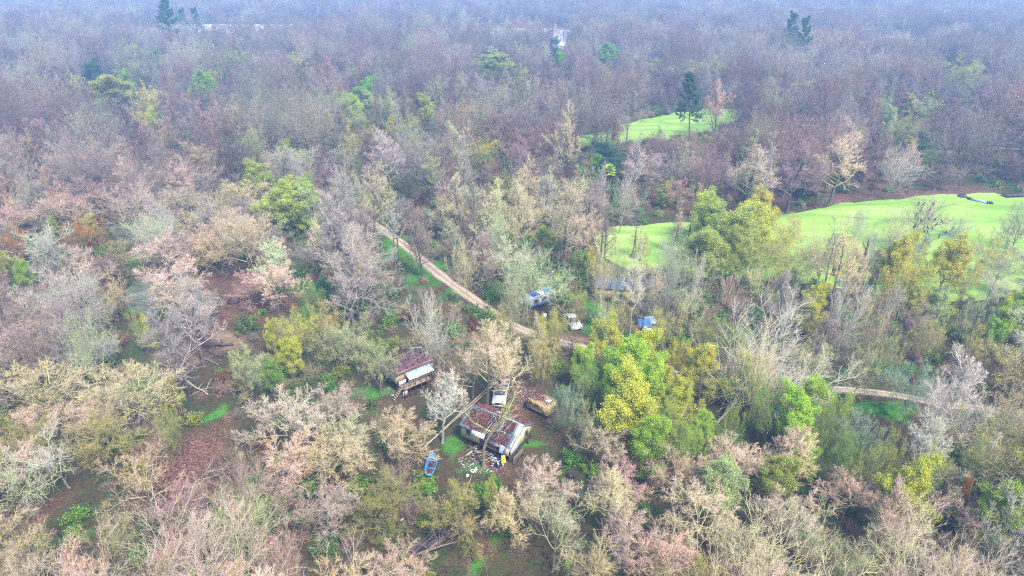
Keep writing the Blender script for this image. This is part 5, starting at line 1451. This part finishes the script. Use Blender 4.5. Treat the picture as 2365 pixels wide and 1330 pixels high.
for y in (-.75, .85):
    MB().box((0, y, .42), (1.28, .24, .05)).build('thwart', M['sky'], BT)
leaf_sheet('leaf_litter', (-.55, -1.8, .14), (1.1, 0, 0), (0, 3.4, 0), 900, BT, 11)

# ------------------------------------------------------------------ vehicles
def wheels(parent, xs, ys, r=.34, w_=.22):
    for x in xs:
        for y in ys:
            o = MB().tube([(x - w_ / 2, y, r), (x + w_ / 2, y, r)], r, 12).build('wheel', M['rubber'], parent)
            MB().tube([(x - w_ / 2 - .01, y, r), (x + w_ / 2 + .01, y, r)], r * .5, 8).build('rim', M['chrome'], o)

PT = thing('pickup_truck', 'derelict white pickup truck with its bed full of junk behind the house', 'truck', lift_z(ground_at(1157, 917)), math.radians(-6))
prof = [(-2.75, .45), (-2.72, .95), (-2.55, 1.08), (-1.35, 1.16), (-1.25, 1.16), (-1.25, .45)]
MB().prism(prof, lambda p: (-.95, p[0], p[1]), lambda p: (.95, p[0], p[1])).build('bonnet', M['silverwhite'], PT)
cabp = [(-1.24, .45), (-1.24, 1.16), (-.72, 1.74), (.55, 1.74), (.66, 1.1), (.66, .45)]
MB().prism(cabp, lambda p: (-.93, p[0], p[1]), lambda p: (.93, p[0], p[1])).build('cab', M['silverwhite'], PT)
MB().sheet((-.8, -1.22, 1.21), (.8, -1.22, 1.21), (.72, -.77, 1.71), (-.72, -.77, 1.71), .02).build('windscreen', M['glass'], PT)
for sx in (-1, 1):
    MB().box((sx * .935, -.1, 1.42), (.02, .95, .42)).build('side_window', M['glass'], PT)
    MB().box((sx * .72, -2.765, .82), (.3, .06, .2)).build('headlight', M['lamp'], PT)
    MB().box((sx * .93, 1.75, .85), (.08, 2.2, .6)).build('bed_side', M['silverwhite'], PT)
MB().box((0, 1.75, .56), (1.78, 2.18, .1)).build('bed', M['darkwood'], PT)
MB().box((0, 2.86, .85), (1.9, .07, .6)).build('tailgate', M['silverwhite'], PT)
MB().box((0, -2.79, .5), (1.96, .16, .18)).build('bumper', M['chrome'], PT)
gr_ = MB()
for k in range(4): gr_.box((0, -2.765, .70 + .075 * k), (1.05, .05, .03))
gr_.build('grille', M['shade_black'], PT)
wheels(PT, (-.82, .82), (-1.95, 1.75))
j = MB()
for k in range(26): j.box((ru.uniform(-.75, .75), ru.uniform(.9, 2.7), ru.uniform(.65, 1.15)), (ru.uniform(.1, .5), ru.uniform(.1, .6), ru.uniform(.05, .3)), (ru.uniform(-.6, .6), ru.uniform(-.6, .6), ru.uniform(-2, 2)))
o = j.build('junk', M['bluesheet'], PT); o['kind'] = 'stuff'
leaf_sheet('leaf_litter', (-.85, -.75, 1.76), (1.7, 0, 0), (0, 1.25, 0), 420, PT, 21)
leaf_sheet('leaf_litter', (-.85, .75, 1.0), (1.7, 0, 0), (0, 2.0, 0), 900, PT, 22, lift=.06)

CT = thing('camper_trailer', 'rusted tan camper trailer with a holed roof beside the pickup wreck', 'camper', lift_z(ground_at(1252, 951)), math.radians(-41))
b = [(-1.9, .5), (-1.9, 1.9), (-1.72, 2.12), (1.72, 2.12), (1.9, 1.9), (1.9, .5)]
MB().prism(b, lambda p: (p[0], 1.05, p[1]), lambda p: (p[0], -1.05, p[1])).build('body', M['rust'], CT)
MB().box((0, 0, 2.15), (3.44, 2.06, .05)).build('roof', M['rustroof'], CT)
for k, (x, y, sx, sy) in enumerate(((-.9, -.15, .8, .5), (-.1, .3, .5, .45), (-.35, -.45, .6, .3))):
    a = np.linspace(0, 6.28, 9)[:-1]; rr_ = [ru.uniform(.7, 1.2) for _ in a]
    MB().prism([(x + sx * .5 * r_ * math.cos(t_), y + sy * .5 * r_ * math.sin(t_)) for t_, r_ in zip(a, rr_)], lambda p: (p[0], p[1], 2.182), lambda p: (p[0], p[1], 2.176)).build('hole_shade', M['shade_black'], CT)  # dark patches on the roof, painting the shade inside its holes
MB().box((1.0, .1, 2.23), (.75, .7, .1)).build('roof_hatch', M['white'], CT)
for x in (-1.15, -.05):
    window(CT, (x, -1.05, 1.45), .72, .55, 1, 2)
window(CT, (1.9, .1, 1.45), .9, .5, 0, 2)
MB().box((1.05, -1.065, 1.15), (.62, .03, 1.25)).build('door', M['tan'], CT)
MB().box((0, -1.06, .72), (3.7, .025, .12)).build('trim_band', M['palelog'], CT)
wheels(CT, (-.95, .95), (0.,), .33, .2)
MB().bar((-1.9, 0, .5), (-2.8, 0, .42), .1).build('tow_bar', M['darkwood'], CT)
leaf_sheet('leaf_litter', (-1.6, -.9, 2.18), (3.2, 0, 0), (0, 1.8, 0), 700, CT, 23, mask=lm(.45, 4))

def car(name, label, loc, rz, paint, roofm=None, sc=1.0):
    o = thing(name, label, 'car', loc, rz)
    o.scale = (sc, sc, sc)
    lo = [(-2.15, .3), (-2.18, .62), (-1.95, .80), (-.95, .90), (1.25, .92), (2.1, .86), (2.2, .6), (2.15, .3)]
    MB().prism(lo, lambda p: (-.86, p[0], p[1]), lambda p: (.86, p[0], p[1])).build('body', M[paint], o)
    up = [(-.95, .89), (-.4, 1.36), (.85, 1.40), (1.35, .91)]
    MB().prism(up, lambda p: (-.74, p[0], p[1]), lambda p: (.74, p[0], p[1])).build('cabin', M['glass'], o)
    MB().box((0, .22, 1.41), (1.42, 1.3, .05)).build('roof', M[roofm or paint], o)
    for sx in (-1, 1):
        MB().bar((sx * .72, -.93, .9), (sx * .70, -.42, 1.38), .06).build('pillar', M[paint], o)
        MB().bar((sx * .72, 1.33, .92), (sx * .70, .86, 1.40), .08).build('pillar', M[paint], o)
        MB().box((sx * .6, -2.17, .62), (.32, .06, .14)).build('headlight', M['lamp'], o)
    MB().box((0, -2.22, .42), (1.74, .12, .16)).build('bumper', M['chrome'], o)
    wheels(o, (-.78, .78), (-1.35, 1.35), .31, .2)
    return o
WC = car('wrecked_car', 'white wrecked car among rubbish behind the yellow tree', lift_z(ground_at(1321, 748)), math.radians(16), 'silverwhite', 'white', 1.12)
car('dark_car', 'dark wrecked car under bare trees beside the dirt road', lift_z(ground_at(1137, 668)), math.radians(-62), 'maroon')
car('parked_car', 'dark car parked by the orange track at the right edge', lift_z(ground_at(2352, 326)), math.radians(80), 'maroon', None, 1.2)

TB = thing('travel_trailer', 'white travel trailer under a blue tarp beside the dirt road', 'trailer', lift_z(ground_at(1246, 703)), math.radians(37))
b = [(-2.9, .55), (-2.9, 2.05), (-2.6, 2.4), (2.6, 2.4), (2.9, 2.05), (2.9, .55)]
MB().prism(b, lambda p: (p[0], 1.1, p[1]), lambda p: (p[0], -1.1, p[1])).build('body', M['paleblue'], TB)
MB().box((0, 0, 2.42), (5.2, 2.1, .05)).build('roof', M['white'], TB)
for x in (-1.7, .2, 1.8): window(TB, (x, -1.1, 1.65), .8, .5, 1, 2)
window(TB, (2.9, 0, 1.6), 1.2, .6, 0, 1)
MB().box((-.75, -1.115, 1.3), (.62, .03, 1.45)).build('door', M['white'], TB)
MB().box((0, -1.11, .85), (5.7, .02, .14)).build('stripe', M['blue'], TB)
wheels(TB, (-.4, .4), (-.95, .95), .33, .2)
ta = MB(); ta.sheet((-2.2, -1.1, -.35), (2.3, -1.08, -.25), (2.3, 1.1, .06), (-2.2, 1.1, .05), .02, 10, 6, .05, q)
tt = MB(); tt.sheet((-2.2, -.85, .03), (-.5, -.9, .03), (-.5, 1.0, .05), (-2.2, 1.0, .05), .02, 6, 5, .04, q)
t2 = MB(); t2.sheet((1.0, -.9, .03), (2.5, -.85, .03), (2.5, 1.0, .05), (1.0, 1.0, .05), .02, 6, 5, .04, q)
tz = lift_z(ground_at(1246, 703)); tz = (tz[0], tz[1], tz[2] + 2.5)
loose('blue_tarp', 'deep blue tarp over the left end of the travel trailer roof', 'tarp', tt, 'blue', tz, (0, 0, math.radians(37)))
loose('blue_tarp', 'bright blue tarp over the right end of the travel trailer roof', 'tarp', t2, 'sky', tz, (0, 0, math.radians(37)))
FR = thing('dumped_fridge', 'white fridge-like box dumped left of the blue-roofed trailer', 'fridge', lift_z(ground_at(1210, 704)), .6)
MB().box((0, 0, .55), (1.1, .75, 1.0), (.25, .3, 0)).build('body', M['white'], FR)
MB().box((.05, -.46, .6), (1.05, .06, .95), (.25, .3, 0)).build('door', M['silverwhite'], FR)
for pxy, lb in (((1258, 735), 'pale grey drum under the lichened tree'), ):
    loose('grey_drum', lb, 'drum', MB().tube([(0, 0, 0), (0, 0, .3), (0, 0, .32), (0, 0, .9)], [.29, .29, .31, .29], 12), 'silverwhite', lift_z(ground_at(*pxy)))
ty = MB(); ty.tube([(.32 * math.cos(a), .32 * math.sin(a), .12) for a in np.linspace(0, 6.283, 17)], .12, 8, False)
loose('discarded_tyre', 'black tyre lying on the grass beside the dirt road', 'tyre', ty, 'rubber', lift_z(ground_at(1067, 717)))
for pxy, s_, m_, lb in (((1488, 750), 1.25, 'sky', 'bright blue tarp heaped behind the yellow tree'), ((1503, 744), 1.2, 'bluesheet', 'faded violet-blue tarp heaped beside the bright blue one')):
    tb = MB(); tb.sheet((-s_, -.8, 0), (s_, -.8, .1), (s_ * .8, .8, .75), (-s_ * .8, .8, .85), .03, 8, 7, .16, q)
    loose('tarp_heap', lb, 'tarp', tb, m_, lift_z(ground_at(*pxy)), (.1, 0, .2))
WT = thing('folding_table', 'white folding table in front of the blue tarp heap', 'table', lift_z(ground_at(1497, 768)), .1)
MB().box((0, 0, .74), (1.9, .8, .05)).build('tabletop', M['white'], WT)
for sx in (-.8, .8):
    for sy in (-.3, .3): MB().box((sx, sy, .36), (.05, .05, .7)).build('leg', M['chrome'], WT)
loose('grey_tub', 'small grey tub standing on the white folding table', 'tub', MB().tube([(0, 0, 0), (0, 0, .4)], [.2, .25], 10), 'bluesheet', (WT.location[0] - .6, WT.location[1], WT.location[2] + .77))
rd_ = MB(); rd_.sheet((-.35, 0, -.9), (.2, .05, -1.0), (.5, .1, .6), (-.6, .0, .7), .02, 6, 8, .12, q)
loose('red_cloth', 'red cloth hanging in the thin pale tree before the tan house', 'cloth', rd_, 'red', (lambda p: (p[0], p[1], 2.0 + gz(*p)))(ground_at(1413, 728, 2.0)))

# ------------------------------------------------------------------ the two other houses
pb = ground_at(941, 832, 3.5)
H2 = thing('purple_roofed_house', 'small house with purple-brown roof and pale blue porch roof on stilts', 'house', lift_z(pb), math.radians(40))
H2.scale = (.86, .86, .86)
L2_, W2_ = 3.6, 2.3
for x in (-L2_ + .2, 0, L2_ - .2):
    for y in (-W2_ + .2, W2_ - .2): MB().bar((x, y, -.3), (x, y, 1.7), .18).build('stilt', M['darkwood'], H2)
MB().box((0, 0, 1.8), (2 * L2_, 2 * W2_, .2)).build('floor', M['darkwood'], H2)
for (c_, s_) in (((0, -W2_, 2.9), (2 * L2_, .1, 2.1)), ((0, W2_, 2.9), (2 * L2_, .1, 2.1))): MB().box(c_, s_).build('wall', M['tan'], H2)
for sx in (-1, 1):
    MB().prism([(-W2_ + .06, 1.9), (W2_ - .06, 1.9), (W2_ - .06, 3.9), (0, 4.55), (-W2_ + .06, 3.9)], lambda p: (sx * L2_, p[0], p[1]), lambda p: (sx * (L2_ - .1), p[0], p[1])).build('wall', M['cream'], H2)
for sy in (-1, 1):
    for i in range(6):
        a, b_ = -L2_ - .35 + i * 1.317, -L2_ - .35 + (i + 1) * 1.317 - .015
        d = ru.uniform(-.02, .02)
        cs = [(a, sy * (W2_ + .4), 3.78 + d), (b_, sy * (W2_ + .4), 3.78 + d), (b_, 0.01 * sy, 4.68 + d), (a, 0.01 * sy, 4.68 + d)]
        MB().sheet(*(cs if sy < 0 else cs[::-1]), .05, 2, 2, .02, q).build('roof_sheet', M['purple'], H2)
for i in range(12):
    a = -2.3 + i * .4
    MB().sheet((a, -W2_ - 2.0, 3.15), (a + .37, -W2_ - 2.0, 3.15), (a + .37, -W2_ - .42, 3.72), (a, -W2_ - .42, 3.72), .025).build('porch_sheet', M['aqua'] if i % 5 else M['roofpale'], H2)
    MB().bar((a + .385, -W2_ - 2.0, 3.17), (a + .385, -W2_ - .42, 3.74), .035, .05).build('porch_rib', M['aqua'], H2)
MB().box((.1, -W2_ - 1.2, 2.55), (4.4, .06, 1.0)).build('porch_wall', M['cream'], H2)
dk = MB().box((-.9, -W2_ - 1.1, 1.8), (5.4, 2.0, .12)).build('deck', M['timber'], H2)
for x in (-3.5, -2.4, -1.3, -.2, .9, 1.7):
    MB().bar((x, -W2_ - 2.05, -.3), (x, -W2_ - 2.05, 2.9 if x < -1 else 3.2), .1).build('post', M['darkwood'], H2)
MB().bar((-3.5, -W2_ - 2.05, 2.75), (-1.3, -W2_ - 2.05, 2.75), .07).build('handrail', M['timber'], H2)
MB().bar((-3.5, -W2_ - 2.05, 2.3), (-1.3, -W2_ - 2.05, 2.3), .05).build('handrail', M['timber'], H2)
MB().box((-2.9, -W2_ - .6, 2.25), (1.3, .05, .8)).build('deck_screen', M['white'], H2)
MB().box((-3.3, -W2_ - 1.9, .8), (.9, .06, 1.3), (.12, 0, 0)).build('leaning_panel', M['palelog'], H2)
window(H2, (-1.0, -W2_ - .05, 2.9), .8, .9, 1, 2)
st_ = MB()
for k in range(6): st_.box((-4.0 - .0, -W2_ - 1.0 - .0, 1.65 - .28 * k), (.3, 1.0, .06)) if False else st_.box((-3.75 - .26 * k, -W2_ - 1.1, 1.6 - .28 * k), (.3, 1.0, .06))
st_.build('steps', M['timber'], H2)
MB().box((.3, 0, .9), (5.6, 3.4, 1.5)).build('underfloor_shade', M['shade_black'], H2)  # dark block standing in for the shade beneath the floor
leaf_sheet('leaf_litter', (-L2_, -W2_ - .2, 3.86), (2 * L2_, 0, 0), (0, W2_ + .1, .82), 1500, H2, 31, mask=lm(.55, 6))

pc = ground_at(1440, 684)
H3 = thing('tan_house', 'long tan and yellow house with a dusky roof behind bare trees', 'house', lift_z(pc), math.radians(-9))
MB().box((-2.9, -2.2, 1.35), (4.2, .12, 2.5)).build('wall', M['tan'], H3)
MB().box((.55, -2.2, 1.35), (1.7, .12, 2.5)).build('wall', M['sun'], H3)
MB().box((3.9, -2.2, 1.65), (2.2, .12, 1.9)).build('wall', M['sun'], H3)
MB().box((0, -2.12, 1.3), (10, .06, 2.4)).build('inner_wall', M['shade_black'], H3)  # dark sheet standing in for shade in the wall gaps
MB().box((0, 2.2, 1.35), (10, .12, 2.5)).build('wall', M['tan'], H3)
for sx in (-1, 1):
    MB().prism([(-2.13, .1), (2.13, .1), (2.13, 2.6), (0, 3.5), (-2.13, 2.6)], lambda p: (sx * 5.0, p[0], p[1]), lambda p: (sx * 4.88, p[0], p[1])).build('wall', M['tan'], H3)
for sy in (-1, 1):
    for i in range(8):
        a, b_ = -5.3 + i * 1.325, -5.3 + (i + 1) * 1.325 - .02
        cs = [(a, sy * 2.6, 2.52), (b_, sy * 2.6, 2.52), (b_, .01 * sy, 3.62), (a, .01 * sy, 3.62)]
        MB().sheet(*(cs if sy < 0 else cs[::-1]), .05, 2, 2, .02, q).build('roof_sheet', M['duskroof' if (i * 3 + sy) % 4 else 'roof'], H3)
for x in (1.6, 2.1, 2.6): MB().box((x, -2.35, 1.2), (.09, .09, 2.4)).build('post', M['tan'], H3)
for i in range(9): MB().box((-4.9 + i * .5, -2.275, 1.35), (.03, .03, 2.46)).build('batten', M['palelog'], H3)
window(H3, (-1.6, -2.26, 1.6), .7, .9, 1, 2)

# ------------------------------------------------------------------ pole, logs, snags, heap
UP = thing('utility_pole', 'dark wooden utility pole on the grass beside the dirt road', 'pole', lift_z(ground_at(923, 637)), .3)
MB().tube([(0, 0, -.3), (.05, 0, 4), (.08, 0, 8.6)], [.17, .15, .11], 8).build('shaft', M['darkwood'], UP)
MB().box((.08, -.14, 8.1), (1.7, .1, .12)).build('crossarm', M['darkwood'], UP)
for x in (-.6, .1, .7): MB().tube([(x, -.14, 8.16), (x, -.14, 8.32)], .05, 6).build('insulator', M['white'], UP)

def log(name, label, a, b, r_, mat, za=.15, zb=.2, branches=5, seed=0, group=None):
    g = random.Random(seed)
    pa, pb_ = ground_at(*a, max(0, za - .15)), ground_at(*b, max(0, zb - .15))
    A = Vector((pa[0], pa[1], gz(*pa) + za)); B = Vector((pb_[0], pb_[1], gz(*pb_) + zb))
    o = thing(name, label, 'log', tuple(A), 0, group)
    D = B - A
    pts = [tuple(D * t + Vector((g.uniform(-.1, .1), g.uniform(-.1, .1), g.uniform(0, .12))) * (1 if 0 < t < 1 else 0)) for t in np.linspace(0, 1, 7)]
    MB().tube(pts, list(np.linspace(r_, r_ * .45, 7)), 7).build('trunk', M[mat], o)
    for k in range(branches):
        t = g.uniform(.35, 1.0); p = D * t
        d = (D.normalized() * g.uniform(.3, 1) + Vector((g.uniform(-1, 1), g.uniform(-1, 1), g.uniform(.05, .6)))).normalized() * g.uniform(.8, 2.6)
        MB().tube([tuple(p), tuple(p + d * .5 + Vector((0, 0, .1))), tuple(p + d)], [r_ * .35, r_ * .22, .015], 5).build('branch', M[mat], o)
    return o
log('fallen_log', 'dark fallen log at the lower end of the brown clearing', (470, 800), (540, 799), .30, 'darklog', branches=7, seed=1)
log('fallen_log', 'thin fallen log just below the dark one in the clearing', (480, 812), (512, 826), .16, 'log', branches=4, seed=2)
log('fallen_log', 'grey-brown fallen log at the clearing edge by the bright grass', (462, 825), (506, 844), .22, 'log', branches=4, seed=3)
log('fallen_log', 'long pale fallen log across the bright grass left of the clearing', (410, 868), (480, 912), .20, 'palelog', branches=6, seed=4, za=.3)
log('fallen_log', 'pale forked branch leaning up beside the long pale log', (423, 872), (450, 846), .10, 'palelog', branches=2, seed=5, zb=1.2)
log('fallen_log', 'pale fallen log below the red-leaf clearing', (382, 1192), (440, 1211), .18, 'palelog', branches=4, seed=6)
log('fallen_log', 'dark fallen limb in the broad bare crowns at left', (205, 930), (250, 940), .14, 'darklog', branches=3, seed=8, za=4.0, zb=4.4) if False else None
for k in range(13):
    g = random.Random(50 + k)
    ax_, ay_ = 962 + g.uniform(-14, 30), 1272 + g.uniform(-16, 14)
    bx_, by_ = ax_ + g.uniform(55, 100), ay_ - g.uniform(28, 66)
    log('heap_branch', 'dark dead branch in the brush heap near the bottom edge', (ax_, ay_), (bx_, by_), g.uniform(.08, .2), 'darklog' if k % 3 else 'log', za=.15 + .09 * (k % 5), zb=.5 + .14 * (k % 6), branches=5, seed=60 + k, group='dead branches of the dark brush heap')
for k in range(6):
    g = random.Random(80 + k)
    ax_, ay_ = 900 + g.uniform(-10, 25), 655 + g.uniform(-6, 8)
    log('brush_branch', 'dead branch in the brush pile at the utility pole foot', (ax_, ay_), (ax_ + g.uniform(15, 45), ay_ - g.uniform(2, 22)), g.uniform(.06, .12), 'log', zb=.7, branches=5, seed=90 + k, group='dead branches piled at the utility pole')

def stump(name, label, cat, pxy, prof, mat, seed=0, rz=0.0):
    g = random.Random(seed)
    m = MB(); p = ground_at(*pxy)
    m.tube([(g.uniform(-.04, .04) * k, 0, z) for k, (r_, z) in enumerate(prof)], [r_ for r_, z in prof], 10)
    o = m.build(name, M[mat], None, loc=(p[0], p[1], gz(*p)), rot=(0, 0, rz)); return tag(o, label, cat)
stump('dark_stump', 'black root plate beside the brown clearing', 'stump', (540, 697), [(1.3, -.1), (1.1, .35), (.6, .8), (.3, 1.1)], 'shade_black', 1)
stump('small_stump', 'small dark stump on the brown clearing', 'stump', (571, 748), [(.45, -.1), (.4, .3), (.3, .5)], 'shade_black', 2)
stump('pond_mound', 'dark conical stump standing in the duckweed near the far bank', 'stump', (2223, 453), [(1.7, -.5), (1.5, .3), (.9, .9), (.4, 1.35)], 'mound', 3)
FL = thing('floating_log', 'pale floating log with dark ends on the duckweed', 'log', (lambda p: (p[0], p[1], -.1))(ground_at(2262, 465)), -.85)
MB().tube([(-2.2, 0, .1), (0, .1, .22), (2.2, 0, .12)], [.35, .42, .3], 8).build('trunk', M['bluesheet'], FL)
for sx in (-1, 1): MB().tube([(sx * 1.7, 0, .12), (sx * 2.6, .3, .3), (sx * 3.0, .5, .2)], [.42, .38, .2], 7).build('dark_end', M['mound'], FL)
JT = thing('old_jetty', 'dark weathered jetty at the right end of the far bank', 'jetty', (lambda p: (p[0], p[1], -.1))(ground_at(2345, 452)), math.radians(8))
for k in range(14): MB().box((-3.2 + k * .48, 0, .55), (.44, 2.6, .08)).build('plank', M['darkwood'], JT)
for x in (-3, 0, 3):
    for y in (-1.1, 1.1): MB().box((x, y, -.1), (.18, .18, 1.2)).build('post', M['darkwood'], JT)

def cypress(pxy, label, H_, seed, flare=1.1):
    g = np.random.default_rng(seed)
    p = ground_at(*pxy)
    o = thing('pond_cypress', label, 'cypress tree', (p[0], p[1], -.75), 0, 'cypresses standing in the duckweed pond')
    pts = [(0, 0, -.3), (0, 0, .5), (.02, 0, 1.2), (.05, 0, 2.4), (.1, 0, H_ * .6), (.1, .05, H_)]
    MB().tube(pts, [flare, flare * .8, flare * .4, .24, .17, .05], 9).build('trunk', M['darkwood'], o)
    G = Geo()
    n = 26; z = g.uniform(.35, 1., n) * H_; az = g.uniform(0, 6.28, n)
    st = np.stack([.08 + 0 * z, 0 * z, z], 1); d = np.stack([np.cos(az), np.sin(az), .25 + 0 * z], 1)
    L = 1.9 * (1.15 - z / H_) + .5
    P1 = paths(g, st, d, L, 4, .12, .02); R1 = radii(np.full(n, .04), np.full(n, .012), 4)
    G.sweep(g, P1, R1, 3, 0, .4)
    s, d, L2, r_ = offspring(g, P1, R1, L, 14, .15, 1., 1., .5, .3, .6, .3, .7)
    G.spikes(g, s, s + d * L2[:, None], np.full(len(s), .012), .5, 1.)
    c_ = link('crown', G.mesh('cypress_crown', TWIG), o)
    c_['tint'] = (.26, .20, .14); c_['inner'] = (.12, .10, .08)
cypress((1463, 592), 'dark cypress with a flared black foot in the pond', 7.5, 1, 1.3)
cypress((1387, 596), 'thin dark cypress at the left tip of the pond', 7.0, 2, .5)
cypress((1590, 552), 'slim cypress just left of the yellow pond trees', 6.0, 3, .4)

def snag(pxy, label, H_, seed, rz=0.):
    g = random.Random(seed); p = ground_at(*pxy)
    o = thing('dead_snag', label, 'dead tree', (p[0], p[1], gz(*p) - .2), rz)
    MB().tube([(0, 0, 0), (.15, 0, H_ * .35), (.5, .1, H_ * .7), (.75, .1, H_)], [.42, .34, .27, .10], 8).build('trunk', M['darkwood'], o)
    for t in (.55, .68, .8, .9):
        a = g.uniform(0, 6.28); b0 = Vector((.15 + .6 * t * .8, .05, H_ * t)); d = Vector((math.cos(a) * .8, math.sin(a) * .8, g.uniform(.6, 1.5)))
        MB().tube([tuple(b0), tuple(b0 + d * .8), tuple(b0 + d * 1.4 + Vector((.1, 0, .4)))], [.16, .11, .03], 6).build('limb', M['darkwood'], o)
snag((1980, 640), 'broken dark snag on the near bank between yellow trees', 8.5, 1, 0)
snag((1925, 635), 'dark forked snag left of the broken one on the bank', 7.5, 2, 2.4)
snag((2010, 655), 'short dark snag behind the golden tree on the bank', 6.0, 3, 1.0)

# leaning bare trees behind the yellow thicket
for (pxy, key, tilt, rz, s_, lb) in (((1652, 985), 'vase1', 1.02, .75, .82, 'pale bare tree leaning far over behind the lime-green thicket'), ((1668, 968), 'gnarled0', .9, .95, .75, 'second leaning bare trunk tangled with the first'), ((1795, 985), 'gnarled2', .55, .35, .55, 'silvery bare tree leaning over the green bushes')):
    g = TREES[key]; p = ground_at(*pxy)
    o = thing('leaning_tree', lb, 'leaning tree', (p[0], p[1], gz(*p)), 0)
    # tip over towards the right and away: turn about the level axis square to that
    ax_ = Vector((math.cos(rz), math.sin(rz), 0)); o.rotation_euler = Matrix.Rotation(tilt, 3, Vector((-ax_.y, ax_.x, 0))).to_euler()
    o.scale = (s_, s_, s_)
    tr = link('trunk', g['trunk_mesh'], o); tr['bark_tint'] = (.34, .27, .22)
    cr = link('crown', g['crown_mesh'], o); cr['tint'] = (.52, .47, .38); cr['inner'] = (.42, .42, .30)

# the mossy bent tree that stands against the house front
FORMS['mossy'] = dict(FORMS['gnarled'], nl=5, t0=.62, th=.72, ll=(.35, .5), k=(4, 4, 6), gn=.2)
g = grow_tree(91, 'mossy')
Hm = 11.0
for geo in (g['trunk'], g['crown']):
    for V_ in geo.V:
        z_ = np.clip(V_[:, 2], 0, None)
        V_[:, 0] += .10 * z_ + .9 * np.maximum(0, z_ - 3.5) ** 1.15 * .32
        V_[:, 1] += .03 * z_
p = ground_at(1117, 1078)
MT = thing('mossy_tree', 'bent mossy tree standing against the front of the collapsed house', 'mossy tree', (p[0], p[1], gz(*p)), 0.0)
MT.scale = (.8, .8, .8)
tr = link('trunk', g['trunk'].mesh('mossy_trunk', BARK), MT); tr['bark_tint'] = (.20, .17, .09)
cr = link('crown', g['crown'].mesh('mossy_crown', TWIG), MT); cr['tint'] = (.45, .42, .28); cr['inner'] = (.26, .30, .10)

# birds on the black-stemmed tree in the pond
bt = [t for t in single if t['tone'] == 'bird'][0]
lim = TREES[bt['key']]['limbs']
mw = bt['root'].matrix_basis
body = MB().tube([(0, -.22, -.16), (0, -.12, .0), (0, 0, .14), (0, .04, .30)], [.05, .13, .15, .08], 7)
bm_body = body.mesh('bird_body', M['bird'])
bm_head = MB().tube([(0, .03, .30), (0, .07, .42), (0, .12, .46), (0, .30, .45)], [.07, .085, .06, .012], 6).mesh('bird_head', M['bird'])
bm_tail = MB().sheet((-.06, -.20, -.14), (.06, -.20, -.14), (.08, -.5, -.36), (-.08, -.5, -.36), .02).mesh('bird_tail', M['bird'])
gb = random.Random(9)
spots = []
N_, S_n = lim.shape[0], lim.shape[1]
while len(spots) < 22:
    i, jx = gb.randrange(N_), gb.randrange(3, S_n)
    if (i, jx) not in spots: spots.append((i, jx))
for i, jx in spots:
    w = mw @ Vector(lim[i, jx])
    o = thing('black_bird', 'small black bird perched on a limb of the pond tree', 'bird', (w.x, w.y, w.z + .2), gb.uniform(0, 6.28), 'black birds perched in the pond tree')
    o.scale = (1.05, 1.05, 1.05)
    link('body', bm_body, o); link('head', bm_head, o); link('tail', bm_tail, o)

# far vehicle at the right edge
RV = thing('parked_camper', 'white and blue camper parked far back at the right edge', 'camper', lift_z(ground_at(2348, 279)), .1)
MB().box((0, 0, 1.75), (7.5, 2.5, 2.4)).build('body', M['white'], RV)
MB().box((0, -1.262, 1.3), (7.3, .02, .5)).build('stripe', M['sky'], RV)
for x in (-2.4, -.4, 1.6): MB().box((x, -1.264, 2.2), (1.1, .025, .6)).build('window', M['glass'], RV)
MB().box((0, 0, 2.98), (7.2, 2.3, .06)).build('roof', M['aqua'], RV)
wheels(RV, (-2.3, 2.3), (-1.1, 1.1), .42, .25)
